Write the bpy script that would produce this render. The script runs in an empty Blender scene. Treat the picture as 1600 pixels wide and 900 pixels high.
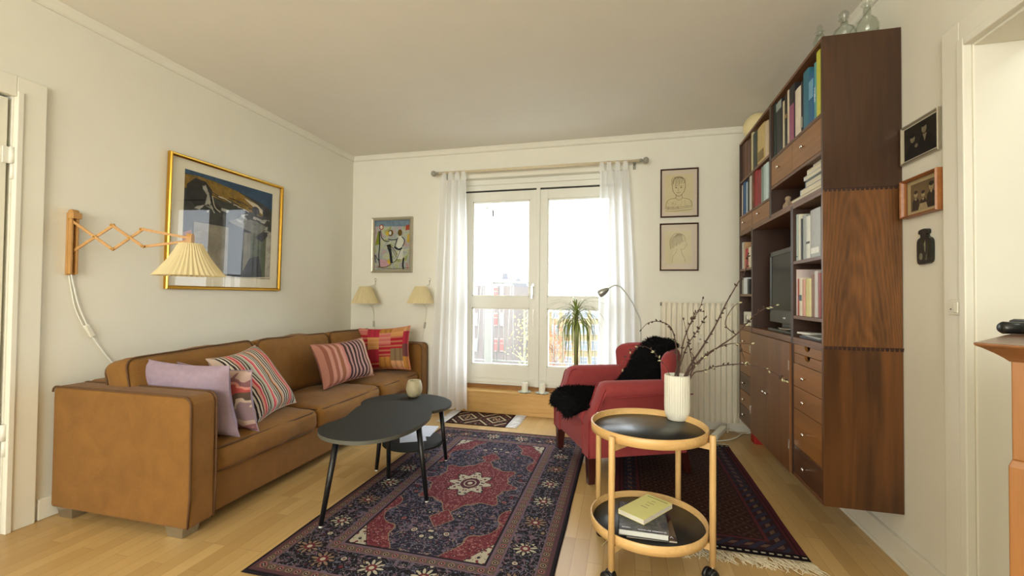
import bpy, math, random
from mathutils import Vector, Matrix, noise
R_ = math.radians
random.seed(7)
sc = bpy.context.scene
COL = sc.collection

# ------------------------------------------------------------------ camera
CAM = Vector((0, 0, 1.1)); FPX = 684.5444
def cam_axes():
    yaw, pitch, roll = R_(14.1747699), R_(1.06653345), R_(.56096624)
    cy, sy, cp, sp, cr, sr = math.cos(yaw), math.sin(yaw), math.cos(pitch), math.sin(pitch), math.cos(roll), math.sin(roll)
    w = Vector((-sy*cp, cy*cp, sp)); r = Vector((cy, sy, 0)); u = r.cross(w)
    return cr*r + sr*u, -sr*r + cr*u, w
CR, CU, CW = cam_axes()
cd = bpy.data.cameras.new('camera'); cam = bpy.data.objects.new('camera', cd); COL.objects.link(cam)
cam.matrix_world = Matrix(((CR.x, CU.x, -CW.x, CAM.x), (CR.y, CU.y, -CW.y, CAM.y), (CR.z, CU.z, -CW.z, CAM.z), (0, 0, 0, 1)))
cd.sensor_width = 36; cd.lens = FPX/1600*36; cd.clip_start = .02; cd.clip_end = 300
sc.camera = cam
def at(px, py, ax, val):
    """point where the sight line of a photo pixel meets the plane x, y or z = val"""
    d = CR*((px-800)/FPX) - CU*((py-450)/FPX) + CW
    i = 'xyz'.index(ax); t = (val-CAM[i])/d[i]
    return CAM + d*t

# ------------------------------------------------------------------ light
sc.view_settings.view_transform = 'Standard'; sc.view_settings.look = 'None'
sc.view_settings.gamma = 1; sc.view_settings.use_curve_mapping = False
sc.view_settings.exposure = 0.50
sc.cycles.use_denoising = True
sc.cycles.max_bounces = 8; sc.cycles.diffuse_bounces = 5; sc.cycles.transparent_max_bounces = 16
sc.cycles.sample_clamp_indirect = 6
wd = bpy.data.worlds.new('world'); sc.world = wd; wd.use_nodes = True
bg = wd.node_tree.nodes['Background']; bg.inputs[0].default_value = (.90, .95, 1, 1); bg.inputs[1].default_value = 6.8
def area(name, loc, rot, sx, sy, power, col):
    l = bpy.data.lights.new(name, 'AREA'); l.shape = 'RECTANGLE'; l.size = sx; l.size_y = sy; l.energy = power; l.color = col
    o = bpy.data.objects.new(name, l); COL.objects.link(o); o.location = loc; o.rotation_euler = rot
    return o
# added fill light behind the camera, as from an assumed rear window
area('rear_fill_light', (-.9, -2.84, 1.55), (R_(94), 0, 0), 2.9, 1.7, 118, (1, 1, .94))
# added fill to brighten the hall, then the portal for balcony door daylight
area('hall_fill_light', (1.75, 1.0, 2.45), (0, 0, 0), .6, .6, 5, (.98, 1, .90))
pl = area('balcony_door_portal', (-.78, 4.2, 1.22), (R_(-90), 0, 0), 1.5, 2.0, 1, (1, 1, 1)); pl.data.cycles.is_portal = True

# ------------------------------------------------------------------ mesh helpers
def lin(c):
    return tuple(((v/255)/12.92 if v/255 <= .04045 else (((v/255)+.055)/1.055)**2.4) for v in c[:3]) + (1,)
def tag(o, label=None, cat=None, group=None, kind=None):
    if label: o['label'] = label
    if cat: o['category'] = cat
    if group: o['group'] = group
    if kind: o['kind'] = kind
    return o
def thing(name, loc, label=None, cat=None, group=None, kind=None, rz=0):
    o = bpy.data.objects.new(name, None); COL.objects.link(o); o.empty_display_size = .1
    o.location = loc; o.rotation_euler = (0, 0, rz)
    return tag(o, label, cat, group, kind)
class MB:
    def __init__(s, T=None): s.v = []; s.f = []; s.m = []; s.s = []; s.uv = []; s.T = T
    def add(s, vs, fs, m=0, smooth=False, uvs=None):
        b = len(s.v)
        s.v += [s.T @ Vector(p) if s.T else Vector(p) for p in vs]
        for i, f in enumerate(fs):
            s.f.append([b+k for k in f]); s.m.append(m); s.s.append(smooth)
            s.uv.append([uvs[k] for k in f] if uvs else [(0, 0)]*len(f))
        return s
    def box(s, x0, x1, y0, y1, z0, z1, m=0):
        vs = [(x, y, z) for z in (z0, z1) for y in (y0, y1) for x in (x0, x1)]
        return s.add(vs, [(0, 2, 3, 1), (4, 5, 7, 6), (0, 1, 5, 4), (2, 6, 7, 3), (0, 4, 6, 2), (1, 3, 7, 5)], m)
    def obox(s, c, sz, M3, m=0):
        c = Vector(c); vs = [c + M3 @ Vector((x*sz[0]/2, y*sz[1]/2, z*sz[2]/2)) for z in (-1, 1) for y in (-1, 1) for x in (-1, 1)]
        return s.add(vs, [(0, 2, 3, 1), (4, 5, 7, 6), (0, 1, 5, 4), (2, 6, 7, 3), (0, 4, 6, 2), (1, 3, 7, 5)], m)
    def bar(s, p0, p1, w, h, up=(0, 0, 1), m=0):
        p0, p1 = Vector(p0), Vector(p1); d = (p1-p0); L = d.length; d.normalize()
        x = d.cross(Vector(up)).normalized(); z = x.cross(d)
        M3 = Matrix((x, d, z)).transposed()
        return s.obox((p0+p1)/2, (w, L, h), M3, m)
    def prism(s, out, z0, z1, m=0, smooth=False):
        n = len(out); vs = [(x, y, z0) for x, y in out] + [(x, y, z1) for x, y in out]
        s.add(vs, [tuple(range(n))[::-1], tuple(range(n, 2*n))], m)
        return s.add(vs, [(i, (i+1) % n, n+(i+1) % n, n+i) for i in range(n)], m, smooth)
    def tube(s, pts, r, n=8, m=0, smooth=True, cap=True):
        pts = [Vector(p) for p in pts]; k = len(pts); rr = r if isinstance(r, (list, tuple)) else [r]*k
        vs = []; prev = None
        for i, p in enumerate(pts):
            d = (pts[min(i+1, k-1)] - pts[max(i-1, 0)]).normalized()
            if prev is None:
                a = Vector((0, 0, 1)) if abs(d.z) < .9 else Vector((1, 0, 0)); x = d.cross(a).normalized()
            else:
                x = (prev - d*prev.dot(d)).normalized()
            prev = x; y = d.cross(x)
            vs += [p + (x*math.cos(2*math.pi*j/n) + y*math.sin(2*math.pi*j/n))*rr[i] for j in range(n)]
        fs = [(i*n+j, i*n+(j+1) % n, (i+1)*n+(j+1) % n, (i+1)*n+j) for i in range(k-1) for j in range(n)]
        if cap: fs += [tuple(range(n))[::-1], tuple(range((k-1)*n, k*n))]
        return s.add(vs, fs, m, smooth)
    def lathe(s, c, prof, n=32, m=0, mod=None, smooth=True, cap=True):
        vs = []
        for r, z in prof:
            for j in range(n):
                a = 2*math.pi*j/n; q = r*(mod(a, z) if mod else 1)
                vs.append((c[0]+q*math.cos(a), c[1]+q*math.sin(a), c[2]+z))
        k = len(prof)
        fs = [(i*n+j, i*n+(j+1) % n, (i+1)*n+(j+1) % n, (i+1)*n+j) for i in range(k-1) for j in range(n)]
        if cap: fs += [tuple(range(n))[::-1], tuple(range((k-1)*n, k*n))]
        return s.add(vs, fs, m, smooth)
    def grid(s, fn, nu, nv, m=0, cu=False, smooth=True):
        vs = []; uv = []
        for j in range(nv+1):
            for i in range(nu+(0 if cu else 1)):
                vs.append(fn(i/nu, j/nv)); uv.append((i/nu, j/nv))
        w = nu+(0 if cu else 1)
        fs = [(j*w+i, j*w+(i+1) % w, (j+1)*w+(i+1) % w, (j+1)*w+i) for j in range(nv) for i in range(nu)]
        return s.add(vs, fs, m, smooth, uv)
    def sphere(s, c, r, m=0, n=16, sc3=(1, 1, 1)):
        return s.grid(lambda u, v: (c[0]+r*sc3[0]*math.sin(math.pi*max(v, .001) if v < .999 else math.pi*.999)*math.cos(2*math.pi*u),
                                    c[1]+r*sc3[1]*math.sin(math.pi*max(v, .001) if v < .999 else math.pi*.999)*math.sin(2*math.pi*u),
                                    c[2]-r*sc3[2]*math.cos(math.pi*v)), n, n//2, m, cu=True)
    def rbox(s, c, half, r, n=10, puff=0, puffx=0, amp=0, seed=0, m=0, M3=None, warp=None, fr=7):
        """rounded upholstery block, puffed in the middle of its z faces (and x faces)"""
        c = Vector(c); hx, hy, hz = half; mp = {}; vs = []; fs = []
        def vert(p):
            key = tuple(round(q, 5) for q in p)
            if key in mp: return mp[key]
            P = Vector((p[0]*hx, p[1]*hy, p[2]*hz))
            q = Vector((max(-hx+r, min(hx-r, P.x)), max(-hy+r, min(hy-r, P.y)), max(-hz+r, min(hz-r, P.z))))
            d = P-q
            if d.length > 1e-9: P = q + d.normalized()*min(r, r)
            u, v, w = p
            P.z += puff*(1-u*u)*(1-v*v)*w
            P.x += puffx*(1-v*v)*(1-w*w)*u
            if amp:
                nn = noise.noise(Vector((P.x*fr+seed*3.1, P.y*fr, P.z*fr))); P += P.normalized()*nn*amp
                nn = noise.noise(Vector((P.x*fr*2.6+seed*7.1, P.y*fr*1.4, P.z*fr*2))); P.z += nn*amp*.5
            if warp: P = Vector(warp(P))
            if M3: P = M3 @ P
            mp[key] = len(vs); vs.append(c+P); return mp[key]
        def ease(t):  # more vertices near the edges
            return math.sin(t*math.pi/2) if True else t
        g = [ease(-1+2*i/n) for i in range(n+1)]
        for ax in range(3):
            for sg in (-1, 1):
                for i in range(n):
                    for j in range(n):
                        q = []
                        for a, b in ((i, j), (i+1, j), (i+1, j+1), (i, j+1)):
                            p = [0, 0, 0]; p[ax] = sg; p[(ax+1) % 3] = g[a]; p[(ax+2) % 3] = g[b]; q.append(vert(tuple(p)))
                        fs.append(q if sg > 0 else q[::-1])
        return s.add(vs, fs, m, True)
    def build(s, name, mats, parent=None, bevel=0, kind=None, label=None, sub=0, T=None):
        me = bpy.data.meshes.new(name)
        inv = (parent.parent or parent).matrix_basis.inverted() if parent else Matrix.Identity(4)
        if not isinstance(mats, (list, tuple)): mats = [mats]
        o = bpy.data.objects.new(name, me); COL.objects.link(o)
        if parent is None and s.v:   # give a single mesh its own base point as origin
            lo = Vector((min(p.x for p in s.v), min(p.y for p in s.v), min(p.z for p in s.v)))
            hi = Vector((max(p.x for p in s.v), max(p.y for p in s.v), 0))
            org = Vector(((lo.x+hi.x)/2, (lo.y+hi.y)/2, lo.z)); inv = Matrix.Translation(-org); o.location = org
        me.from_pydata([inv @ p for p in s.v], [], s.f)
        for mt in mats: me.materials.append(mt)
        ul = me.uv_layers.new(name='UVMap'); k = 0
        for p, mi, sm, uv in zip(me.polygons, s.m, s.s, s.uv):
            p.material_index = mi; p.use_smooth = sm
            for c in uv: ul.data[k].uv = c; k += 1
        me.update()
        if parent: o.parent = parent
        if bevel:
            b = o.modifiers.new('bevel', 'BEVEL'); b.width = bevel; b.segments = 2; b.limit_method = 'ANGLE'; b.angle_limit = R_(50)
        if kind: o['kind'] = kind
        if label: o['label'] = label
        return o
def smooth_path(pts, k=6):
    pts = [Vector(p) for p in pts]; out = []
    for i in range(len(pts)-1):
        p0, p1, p2, p3 = pts[max(i-1, 0)], pts[i], pts[i+1], pts[min(i+2, len(pts)-1)]
        for j in range(k):
            t = j/k; out.append(.5*((2*p1)+(p2-p0)*t+(2*p0-5*p1+4*p2-p3)*t*t+(3*p1-p0-3*p2+p3)*t**3))
    return out+[pts[-1]]
def text_mesh(txt, size, T, mat, parent, name='lettering', depth=.0004, label=None, sx=1):
    cu = bpy.data.curves.new('lettering', 'FONT'); cu.body = txt; cu.size = size; cu.extrude = depth; cu.align_x = 'CENTER'; cu.align_y = 'CENTER'
    ob = bpy.data.objects.new('tmp', cu); COL.objects.link(ob)
    dg = bpy.context.evaluated_depsgraph_get(); me = bpy.data.meshes.new_from_object(ob.evaluated_get(dg))
    bpy.data.objects.remove(ob); me.materials.clear(); me.materials.append(mat)
    pm = (parent.parent or parent).matrix_basis
    me.transform(pm.inverted() @ T @ Matrix.Diagonal((sx, 1, 1, 1)))
    o = bpy.data.objects.new(name, me); COL.objects.link(o); o.parent = parent
    if label: o['label'] = label
    return o

# ------------------------------------------------------------------ materials
class N:
    """tiny expression language over math nodes"""
    def __init__(s, nt, k): s.nt = nt; s.k = k
    def op(s, o, b=None, c=None):
        n = s.nt.nodes.new('ShaderNodeMath'); n.operation = o
        for i, q in enumerate((s, b, c)):
            if q is None: continue
            if isinstance(q, N): s.nt.links.new(q.k, n.inputs[i])
            else: n.inputs[i].default_value = q
        return N(s.nt, n.outputs[0])
    def __add__(s, b): return s.op('ADD', b)
    def __sub__(s, b): return s.op('SUBTRACT', b)
    def __mul__(s, b): return s.op('MULTIPLY', b)
    def __truediv__(s, b): return s.op('DIVIDE', b)
    def __lt__(s, b): return s.op('LESS_THAN', b)
    def __gt__(s, b): return s.op('GREATER_THAN', b)
    def __radd__(s, b): return s.op('ADD', b)
    def __rmul__(s, b): return s.op('MULTIPLY', b)
    def abs(s): return s.op('ABSOLUTE')
    def min(s, b): return s.op('MINIMUM', b)
    def max(s, b): return s.op('MAXIMUM', b)
    def sin(s): return s.op('SINE')
    def cos(s): return s.op('COSINE')
    def mod(s, b): return s.op('FLOORED_MODULO', b)
    def floor(s): return s.op('FLOOR')
    def sqrt(s): return s.op('SQRT')
    def atan2(s, b): return s.op('ARCTAN2', b)
    def band(s, a, b): return (s > a) * (s < b)
class Mt:
    def __init__(s, name, rough=.6, metal=0, spec=.5):
        s.m = bpy.data.materials.new(name); s.m.use_nodes = True; s.nt = s.m.node_tree
        s.b = s.nt.nodes['Principled BSDF']; s.b.inputs['Roughness'].default_value = rough; s.b.inputs['Metallic'].default_value = metal
        s.b.inputs['Specular IOR Level'].default_value = spec
    def node(s, t): return s.nt.nodes.new(t)
    def link(s, a, b): s.nt.links.new(a.k if isinstance(a, N) else a, b)
    def coord(s, which='Object'):
        t = s.node('ShaderNodeTexCoord'); return t.outputs[which]
    def xyz(s, which='Object'):
        n = s.node('ShaderNodeSeparateXYZ'); s.link(s.coord(which), n.inputs[0]); return [N(s.nt, o) for o in n.outputs]
    def vec(s, x, y, z=0):
        n = s.node('ShaderNodeCombineXYZ')
        for i, q in enumerate((x, y, z)):
            if isinstance(q, N): s.link(q, n.inputs[i])
            else: n.inputs[i].default_value = q
        return n.outputs[0]
    def noise(s, vec, scale, detail=3, rough=.5, dist=0, out='Fac'):
        n = s.node('ShaderNodeTexNoise'); s.link(vec, n.inputs['Vector']); n.inputs['Scale'].default_value = scale
        n.inputs['Detail'].default_value = detail; n.inputs['Roughness'].default_value = rough; n.inputs['Distortion'].default_value = dist
        return N(s.nt, n.outputs[out])
    def voro(s, vec, scale, feat='F1'):
        n = s.node('ShaderNodeTexVoronoi'); n.feature = feat; s.link(vec, n.inputs['Vector']); n.inputs['Scale'].default_value = scale
        sp = s.node('ShaderNodeSeparateXYZ'); s.link(n.outputs['Color'], sp.inputs[0]) if feat == 'F1' else None
        return N(s.nt, n.outputs['Distance']), [N(s.nt, o) for o in sp.outputs]
    def mix(s, f, a, b):
        n = s.node('ShaderNodeMix'); n.data_type = 'RGBA'
        for k, q in ((0, f), (6, a), (7, b)):
            if isinstance(q, N): s.link(q, n.inputs[k])
            elif hasattr(q, 'is_output'): s.link(q, n.inputs[k])
            elif k == 0: n.inputs[0].default_value = q
            else: n.inputs[k].default_value = q if len(q) == 4 else lin(q)
        return n.outputs[2]
    def ramp(s, f, stops, interp='LINEAR'):
        n = s.node('ShaderNodeValToRGB'); n.color_ramp.interpolation = interp; s.link(f, n.inputs[0]); e = n.color_ramp.elements
        while len(e) < len(stops): e.new(.5)
        for el, (p, c) in zip(e, stops): el.position = p; el.color = lin(c)
        return n.outputs[0]
    def color(s, c):
        if hasattr(c, 'is_output'): s.link(c, s.b.inputs['Base Color'])
        else: s.b.inputs['Base Color'].default_value = lin(c)
        return s
    def bump(s, h, st=.3, d=.01):
        n = s.node('ShaderNodeBump'); n.inputs['Strength'].default_value = st; n.inputs['Distance'].default_value = d
        s.link(h, n.inputs['Height']); s.link(n.outputs[0], s.b.inputs['Normal']); return s
def plain(name, c, rough=.6, metal=0, var=.06, nscale=30, bump=0, spec=.5, bd=.002):
    m = Mt(name, rough, metal, spec); co = m.coord(); nz = m.noise(co, nscale, 4)
    a = tuple(v*(1-var) for v in c); b = tuple(min(255, v*(1+var)) for v in c)
    m.color(m.mix(nz, a, b))
    if bump: m.bump(m.noise(co, nscale*3, 3), bump, bd)
    return m.m
def woodm(name, dark, light, axis='z', fine=26, rough=.35, stripe=.5, seed=0, wscale=5, spec=.5, bump=.1):
    m = Mt(name, rough, 0, spec); X, Y, Z = m.xyz(); k = .07
    g = {'x': (X*k, Y, Z), 'y': (X, Y*k, Z), 'z': (X, Y, Z*k)}[axis]
    v = m.vec(g[0]+seed, g[1]+seed*1.7, g[2]+seed*.6)
    big = m.noise(v, wscale, 3, .5, 1.2); fi = m.noise(v, fine*3, 5, .65, .3)
    f = big*stripe*1.6 + fi*(1-stripe)*1.2 - .15
    m.color(m.ramp(f, [(.25, dark), (.5, tuple((a+b)/2 for a, b in zip(dark, light))), (.78, light)]))
    if bump: m.bump(fi, bump, .001)
    return m.m
def cathedral(name, dark, light, axis='z', rough=.38, seed=0, sc_=(9, 1.1), dist=3):
    """arched grain of flat-sawn veneer"""
    m = Mt(name, rough); X, Y, Z = m.xyz()
    a = X if axis == 'z' else Y
    if axis == 'z': r = ((X+seed*.01)*(X+seed*.01)*sc_[0]*6 + (Y*0)) ; l = Z
    else: r = (Z*Z*sc_[0]*6); l = Y
    w = m.noise(m.vec(X*3, Y*3, Z*.7), 3, 2)
    ph = (r*6 + l*sc_[1]*5 + w*dist*1.2)*7
    f = ph.sin()*.10+.5 + (m.noise(m.vec(X*7, Y*7, Z*.5), 3, 3)-.5)*.9 + (m.noise(m.vec(X*9, Y*9, Z*.8) if axis == 'z' else m.vec(X*9, Y*.8, Z*9), 14, 4) - .5)*.7
    m.color(m.ramp(f, [(.15, dark), (.85, light)])); return m.m
def glassm(name, tint=(1, 1, 1), rough=.0, strength=1.0):
    m = bpy.data.materials.new(name); m.use_nodes = True; nt = m.node_tree; nt.nodes.clear()
    o = nt.nodes.new('ShaderNodeOutputMaterial'); mx = nt.nodes.new('ShaderNodeMixShader'); t = nt.nodes.new('ShaderNodeBsdfTransparent')
    g = nt.nodes.new('ShaderNodeBsdfGlossy'); g.inputs['Roughness'].default_value = rough; t.inputs[0].default_value = (*tint, 1)
    fr = nt.nodes.new('ShaderNodeFresnel'); ior = 1.0 + .5*strength; ge = nt.nodes.new('ShaderNodeNewGeometry'); mr = nt.nodes.new('ShaderNodeMapRange')
    mr.inputs['To Min'].default_value = ior; mr.inputs['To Max'].default_value = 1/ior; nt.links.new(ge.outputs['Backfacing'], mr.inputs['Value']); nt.links.new(mr.outputs[0], fr.inputs[0])   # same reflectance from both sides
    nt.links.new(fr.outputs[0], mx.inputs[0]); nt.links.new(t.outputs[0], mx.inputs[1]); nt.links.new(g.outputs[0], mx.inputs[2]); nt.links.new(mx.outputs[0], o.inputs[0])
    return m
def fabric_sheer(name, c):
    m = bpy.data.materials.new(name); m.use_nodes = True; nt = m.node_tree; nt.nodes.clear()
    o = nt.nodes.new('ShaderNodeOutputMaterial'); d = nt.nodes.new('ShaderNodeBsdfDiffuse'); t = nt.nodes.new('ShaderNodeBsdfTranslucent')
    tr = nt.nodes.new('ShaderNodeBsdfTransparent'); a = nt.nodes.new('ShaderNodeMixShader'); b = nt.nodes.new('ShaderNodeMixShader')
    for q in (d, t): q.inputs[0].default_value = lin(c)
    a.inputs[0].default_value = .62; b.inputs[0].default_value = .16
    nt.links.new(d.outputs[0], a.inputs[1]); nt.links.new(t.outputs[0], a.inputs[2]); nt.links.new(a.outputs[0], b.inputs[1]); nt.links.new(tr.outputs[0], b.inputs[2]); nt.links.new(b.outputs[0], o.inputs[0])
    return m
WALL = plain('wall_paint', (226, 224, 211), .85, var=.015, nscale=6, bump=.05)
CEIL = plain('ceiling_paint', (230, 227, 217), .9, var=.012, nscale=5)
TRIM = plain('trim_paint', (228, 226, 212), .45, var=.01, nscale=8)
WHITE = plain('white_lacquer', (226, 226, 216), .35, var=.01, nscale=10)
PLASTIC = plain('white_plastic', (220, 217, 200), .35, var=.01)
BLACK = plain('black_plastic', (22, 24, 24), .35, var=.05)
STEEL = plain('steel', (190, 188, 180), .28, 1, var=.03)
CHROME = plain('chrome', (225, 225, 222), .12, 1, var=.01)
BRASS = plain('brass', (214, 170, 70), .25, 1, var=.05)
GLASS = glassm('clear_glass', (1, 1, 1), 0, .9)
PANE = glassm('window_glass', (.97, .98, .98), 0, .8)
def floor_mat():
    m = Mt('maple_parquet', .34, 0, .45); X, Y, Z = m.xyz()
    v = m.vec(Y, X, 0)
    br = m.node('ShaderNodeTexBrick'); m.link(v, br.inputs['Vector']); br.offset = .37; br.offset_frequency = 3
    br.inputs['Scale'].default_value = 1; br.inputs['Brick Width'].default_value = .46; br.inputs['Row Height'].default_value = .064
    br.inputs['Mortar Size'].default_value = .0008; br.inputs['Bias'].default_value = -.05
    br.inputs['Color1'].default_value = lin((206, 174, 116)); br.inputs['Color2'].default_value = lin((172, 138, 82)); br.inputs['Mortar'].default_value = lin((120, 84, 44))
    g = m.noise(m.vec(X*14, Y*.9, 0), 6, 5, .6, .5); big = m.noise(m.vec(X, Y*.5, 0), 2.2, 2)
    c = m.mix(g*.55, br.outputs[0], (162, 124, 70)); c = m.mix(big*.25, c, (222, 196, 146)); m.color(c); m.bump(g, .04, .001)
    return m.m
FLOOR = floor_mat()

# ------------------------------------------------------------------ room shell
XL, XR, YB, H = -2.725, 1.135, 3.995, 2.53
YR = -3.0
def st(name, mb, mat, bevel=0): return mb.build(name, mat, None, bevel, kind='structure')
st('floor', MB().box(XL-.15, 2.6, YR, 4.3, -.12, 0), FLOOR)
st('ceiling', MB().box(XL-.15, 2.6, YR, 4.3, H, H+.15), CEIL)
# left wall with the door hole Y .45 .. 1.375, z 0 .. 2.0
mb = MB().box(XL-.15, XL, 1.375, YB+.3, 0, H).box(XL-.15, XL, .45, 1.375, 2.0, H).box(XL-.15, XL, YR, .45, 0, H)
st('wall_left', mb, WALL)
# back wall with the balcony door opening X -1.57 .. .02, z .19 .. 2.235
OX0, OX1, OZ0, OZ1 = -1.575, .02, .19, 2.235
mb = MB().box(XL-.15, OX0, YB, YB+.3, 0, H).box(OX1, 2.6, YB, YB+.3, 0, H).box(OX0, OX1, YB, YB+.3, OZ1, H)
st('wall_back', mb, WALL)
# right wall: solid behind the wall unit up to the doorway, header over it
mb = MB().box(XR, XR+.16, 1.80, YB, 0, H).box(XR, XR+.16, .35, 1.80, 1.975, H).box(XR, XR+.16, YR, .35, 0, H)
st('wall_right', mb, WALL)
st('wall_rear', MB().box(XL-.15, 2.6, YR-.1, YR, 0, H), WALL)
w3 = thing('window_3', (-.9, YR, .65), kind='structure')  # unseen window frame, added around the rear fill light
mb = MB().box(-2.45, -2.35, YR, YR+.08, .62, 2.48).box(.55, .65, YR, YR+.08, .62, 2.48).box(-2.45, .65, YR, YR+.08, 2.40, 2.48).box(-2.45, .65, YR, YR+.14, .60, .68).box(-.94, -.86, YR, YR+.06, .68, 2.40)
mb.build('window_frame', TRIM, w3)
st('wall_hall', MB().box(XR+.16, 2.6, 2.0, 2.12, 0, H).box(2.5, 2.6, YR, 2.0, 0, H), WALL)
# cornice
def cornice(n, p0, p1, inward):
    p0, p1, i = Vector(p0), Vector(p1), Vector(inward); d = .028; mb = MB()
    pr = [(0, 0), (0, -.05), (.008, -.05), (.012, -.03), (.02, -.012), (.03, -.004), (.03, 0)]
    vs = [p+i*a+Vector((0, 0, b)) for p in (p0, p1) for a, b in pr]; k = len(pr)
    mb.add(vs, [(j, (j+1) % k, k+(j+1) % k, k+j) for j in range(k)], 0, True); st('trim_%d' % n, mb, WALL)
cornice(1, (XL, YR, H), (XL, YB, H), (1, 0, 0)); cornice(2, (XL, YB, H), (XR, YB, H), (0, -1, 0)); cornice(3, (XR, YB, H), (XR, YR, H), (-1, 0, 0))
# baseboards
st('baseboard_left', MB().box(XL, XL+.016, 1.50, YB, 0, .10), TRIM, .004)
st('baseboard_back', MB().box(OX1+.03, XR, YB-.016, YB, 0, .115).box(XL, OX0-.02, YB-.016, YB, 0, .115), TRIM, .004)
st('baseboard_right', MB().box(XR-.018, XR, 1.925, YB, 0, .105).box(XR-.024, XR-.018, 1.925, YB, 0, .02), TRIM, .004)
# doorway casing on the right wall
mb = MB().box(XR-.018, XR, 1.82, 1.905, 0, 2.06).box(XR-.018, XR, .28, 1.82, 1.985, 2.06).box(XR-.026, XR+.0, 1.79, 1.82, 0, 1.99).box(XR-.026, XR, .33, 1.79, 1.962, 1.99)
mb.box(XR, XR+.165, 1.785, 1.80, 0, 1.975).box(XR, XR+.165, .35, 1.785, 1.955, 1.975)
st('trim_4', mb, TRIM, .003)
# left door: casing and leaf
mb = MB().box(XL, XL+.022, 1.378, 1.487, 0, 2.09).box(XL, XL+.022, .35, 1.378, 1.995, 2.09).box(XL+.022, XL+.03, 1.378, 1.40, 0, 2.02)
st('trim_5', mb, TRIM, .003)
d1 = thing('door_1', (XL, .9, 0), kind='structure')
MB().box(XL-.045, XL-.004, .46, 1.362, .012, 1.985).build('door_leaf', TRIM, d1, .003)
MB().box(XL-.15, XL-.07, .452, 1.374, 0, 1.998).box(XL-.07, XL-.045, 1.34, 1.374, 0, 1.998).build('door_light_blocker', plain('shadow_grey', (96, 84, 70), .9), d1)  # added panel, stops light leaking through the door gap and keeps it dark
for z in (.42, 1.685):
    mb = MB(); mb.tube([(XL+.008, 1.377, z-.07), (XL+.008, 1.377, z-.002)], .009, 10).tube([(XL+.008, 1.373, z+.002), (XL+.008, 1.373, z+.075)], .010, 10)
    mb.box(XL-.003, XL+.004, 1.345, 1.377, z, z+.075).box(XL+.022, XL+.0245, 1.378, 1.40, z-.07, z)
    mb.build('hinge', WHITE, d1)
# wooden step / sill of the balcony door
PINE = woodm('pine', (196, 150, 84), (226, 188, 124), 'x', 18, .4, .45, 2)
PINED = woodm('pine_dark', (126, 84, 40), (170, 122, 64), 'x', 18, .4, .45, 5)
mb = MB().box(OX0, OX1, 3.972, 3.992, .0, .185, 0).box(OX0, OX1, 3.96, 4.09, .185, .203, 0).box(OX0+.5, OX1, 3.955, 3.972, 0, .03, 0).box(OX0, OX1, 3.992, 4.3, 0, .185, 0)
mb.box(OX0, OX1, 4.09, 4.15, .19, .222, 1).box(OX0, OX1, 4.10, 4.16, .222, .238, 1)
st('trim_6', mb, [PINE, PINED], .002)
# fixed frame of the balcony door
FY0, FY1 = 4.10, 4.17
DARK = plain('rubber_seal', (40, 40, 38), .7)
mb = MB().box(OX0, -1.535, FY0-.01, FY1, .238, OZ1).box(-.02, OX1, FY0-.01, FY1, .238, OZ1).box(-1.535, -.02, FY0-.01, FY1, 2.135, OZ1)
mb.box(-1.535, -.02, FY0-.03, FY0-.01, 2.185, OZ1)
st('trim_7', mb, WHITE, .003)
st('trim_8', MB().box(-1.535, -.02, FY0+.004, FY0+.02, 2.120, 2.137), DARK)
def leaf(n, x0, x1, gx0, gx1):
    w = thing('window_%d' % n, ((x0+x1)/2, FY0, .24), kind='structure')
    mb = MB(); y0, y1 = FY0, FY0+.055; rails = [(.242, .43), (.985, 1.095), (2.03, 2.120)]
    mb.box(x0, gx0, y0, y1, .242, 2.12).box(gx1, x1, y0, y1, .242, 2.12)
    for a, b in rails: mb.box(gx0, gx1, y0, y1, a, b)
    mb.box(x0+.02, x1-.02, y0-.006, y0, .30, .306).box(x0+.02, x1-.02, y0-.01, y0, .262, .268)
    for a, b in ((.43, .985), (1.095, 2.03)):   # glazing beads
        mb.box(gx0, gx0+.012, y0+.008, y1, a, b).box(gx1-.012, gx1, y0+.008, y1, a, b).box(gx0, gx1, y0+.008, y1, a, a+.012).box(gx0, gx1, y0+.008, y1, b-.012, b)
    mb.build('sash', WHITE, w, .002)
    MB().box(gx0+.012, gx1-.012, y0+.03, y0+.034, .442, .973).build('pane', PANE, w)
    MB().box(gx0+.012, gx1-.012, y0+.03, y0+.034, 1.107, 2.018).build('pane', PANE, w)
    return w
w1 = leaf(1, -1.533, -.785, -1.443, -.865)
w2 = leaf(2, -.775, -.022, -.693, -.115)
MB().box(-.80, -.765, FY0-.014, FY0, .242, 2.15).build('cover_strip', WHITE, w1, .003)
mb = MB().box(-.838, -.822, FY0-.006, FY0, 1.10, 1.22).tube([(-.83, FY0-.006, 1.19), (-.83, FY0-.045, 1.19)], .007).box(-.838, -.822, FY0-.055, FY0-.042, 1.08, 1.20)
mb.build('handle', CHROME, w1, .002)
MB().box(-.826, -.822, FY0-.008, FY0, .82, .975).build('stay', STEEL, w1)

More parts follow.
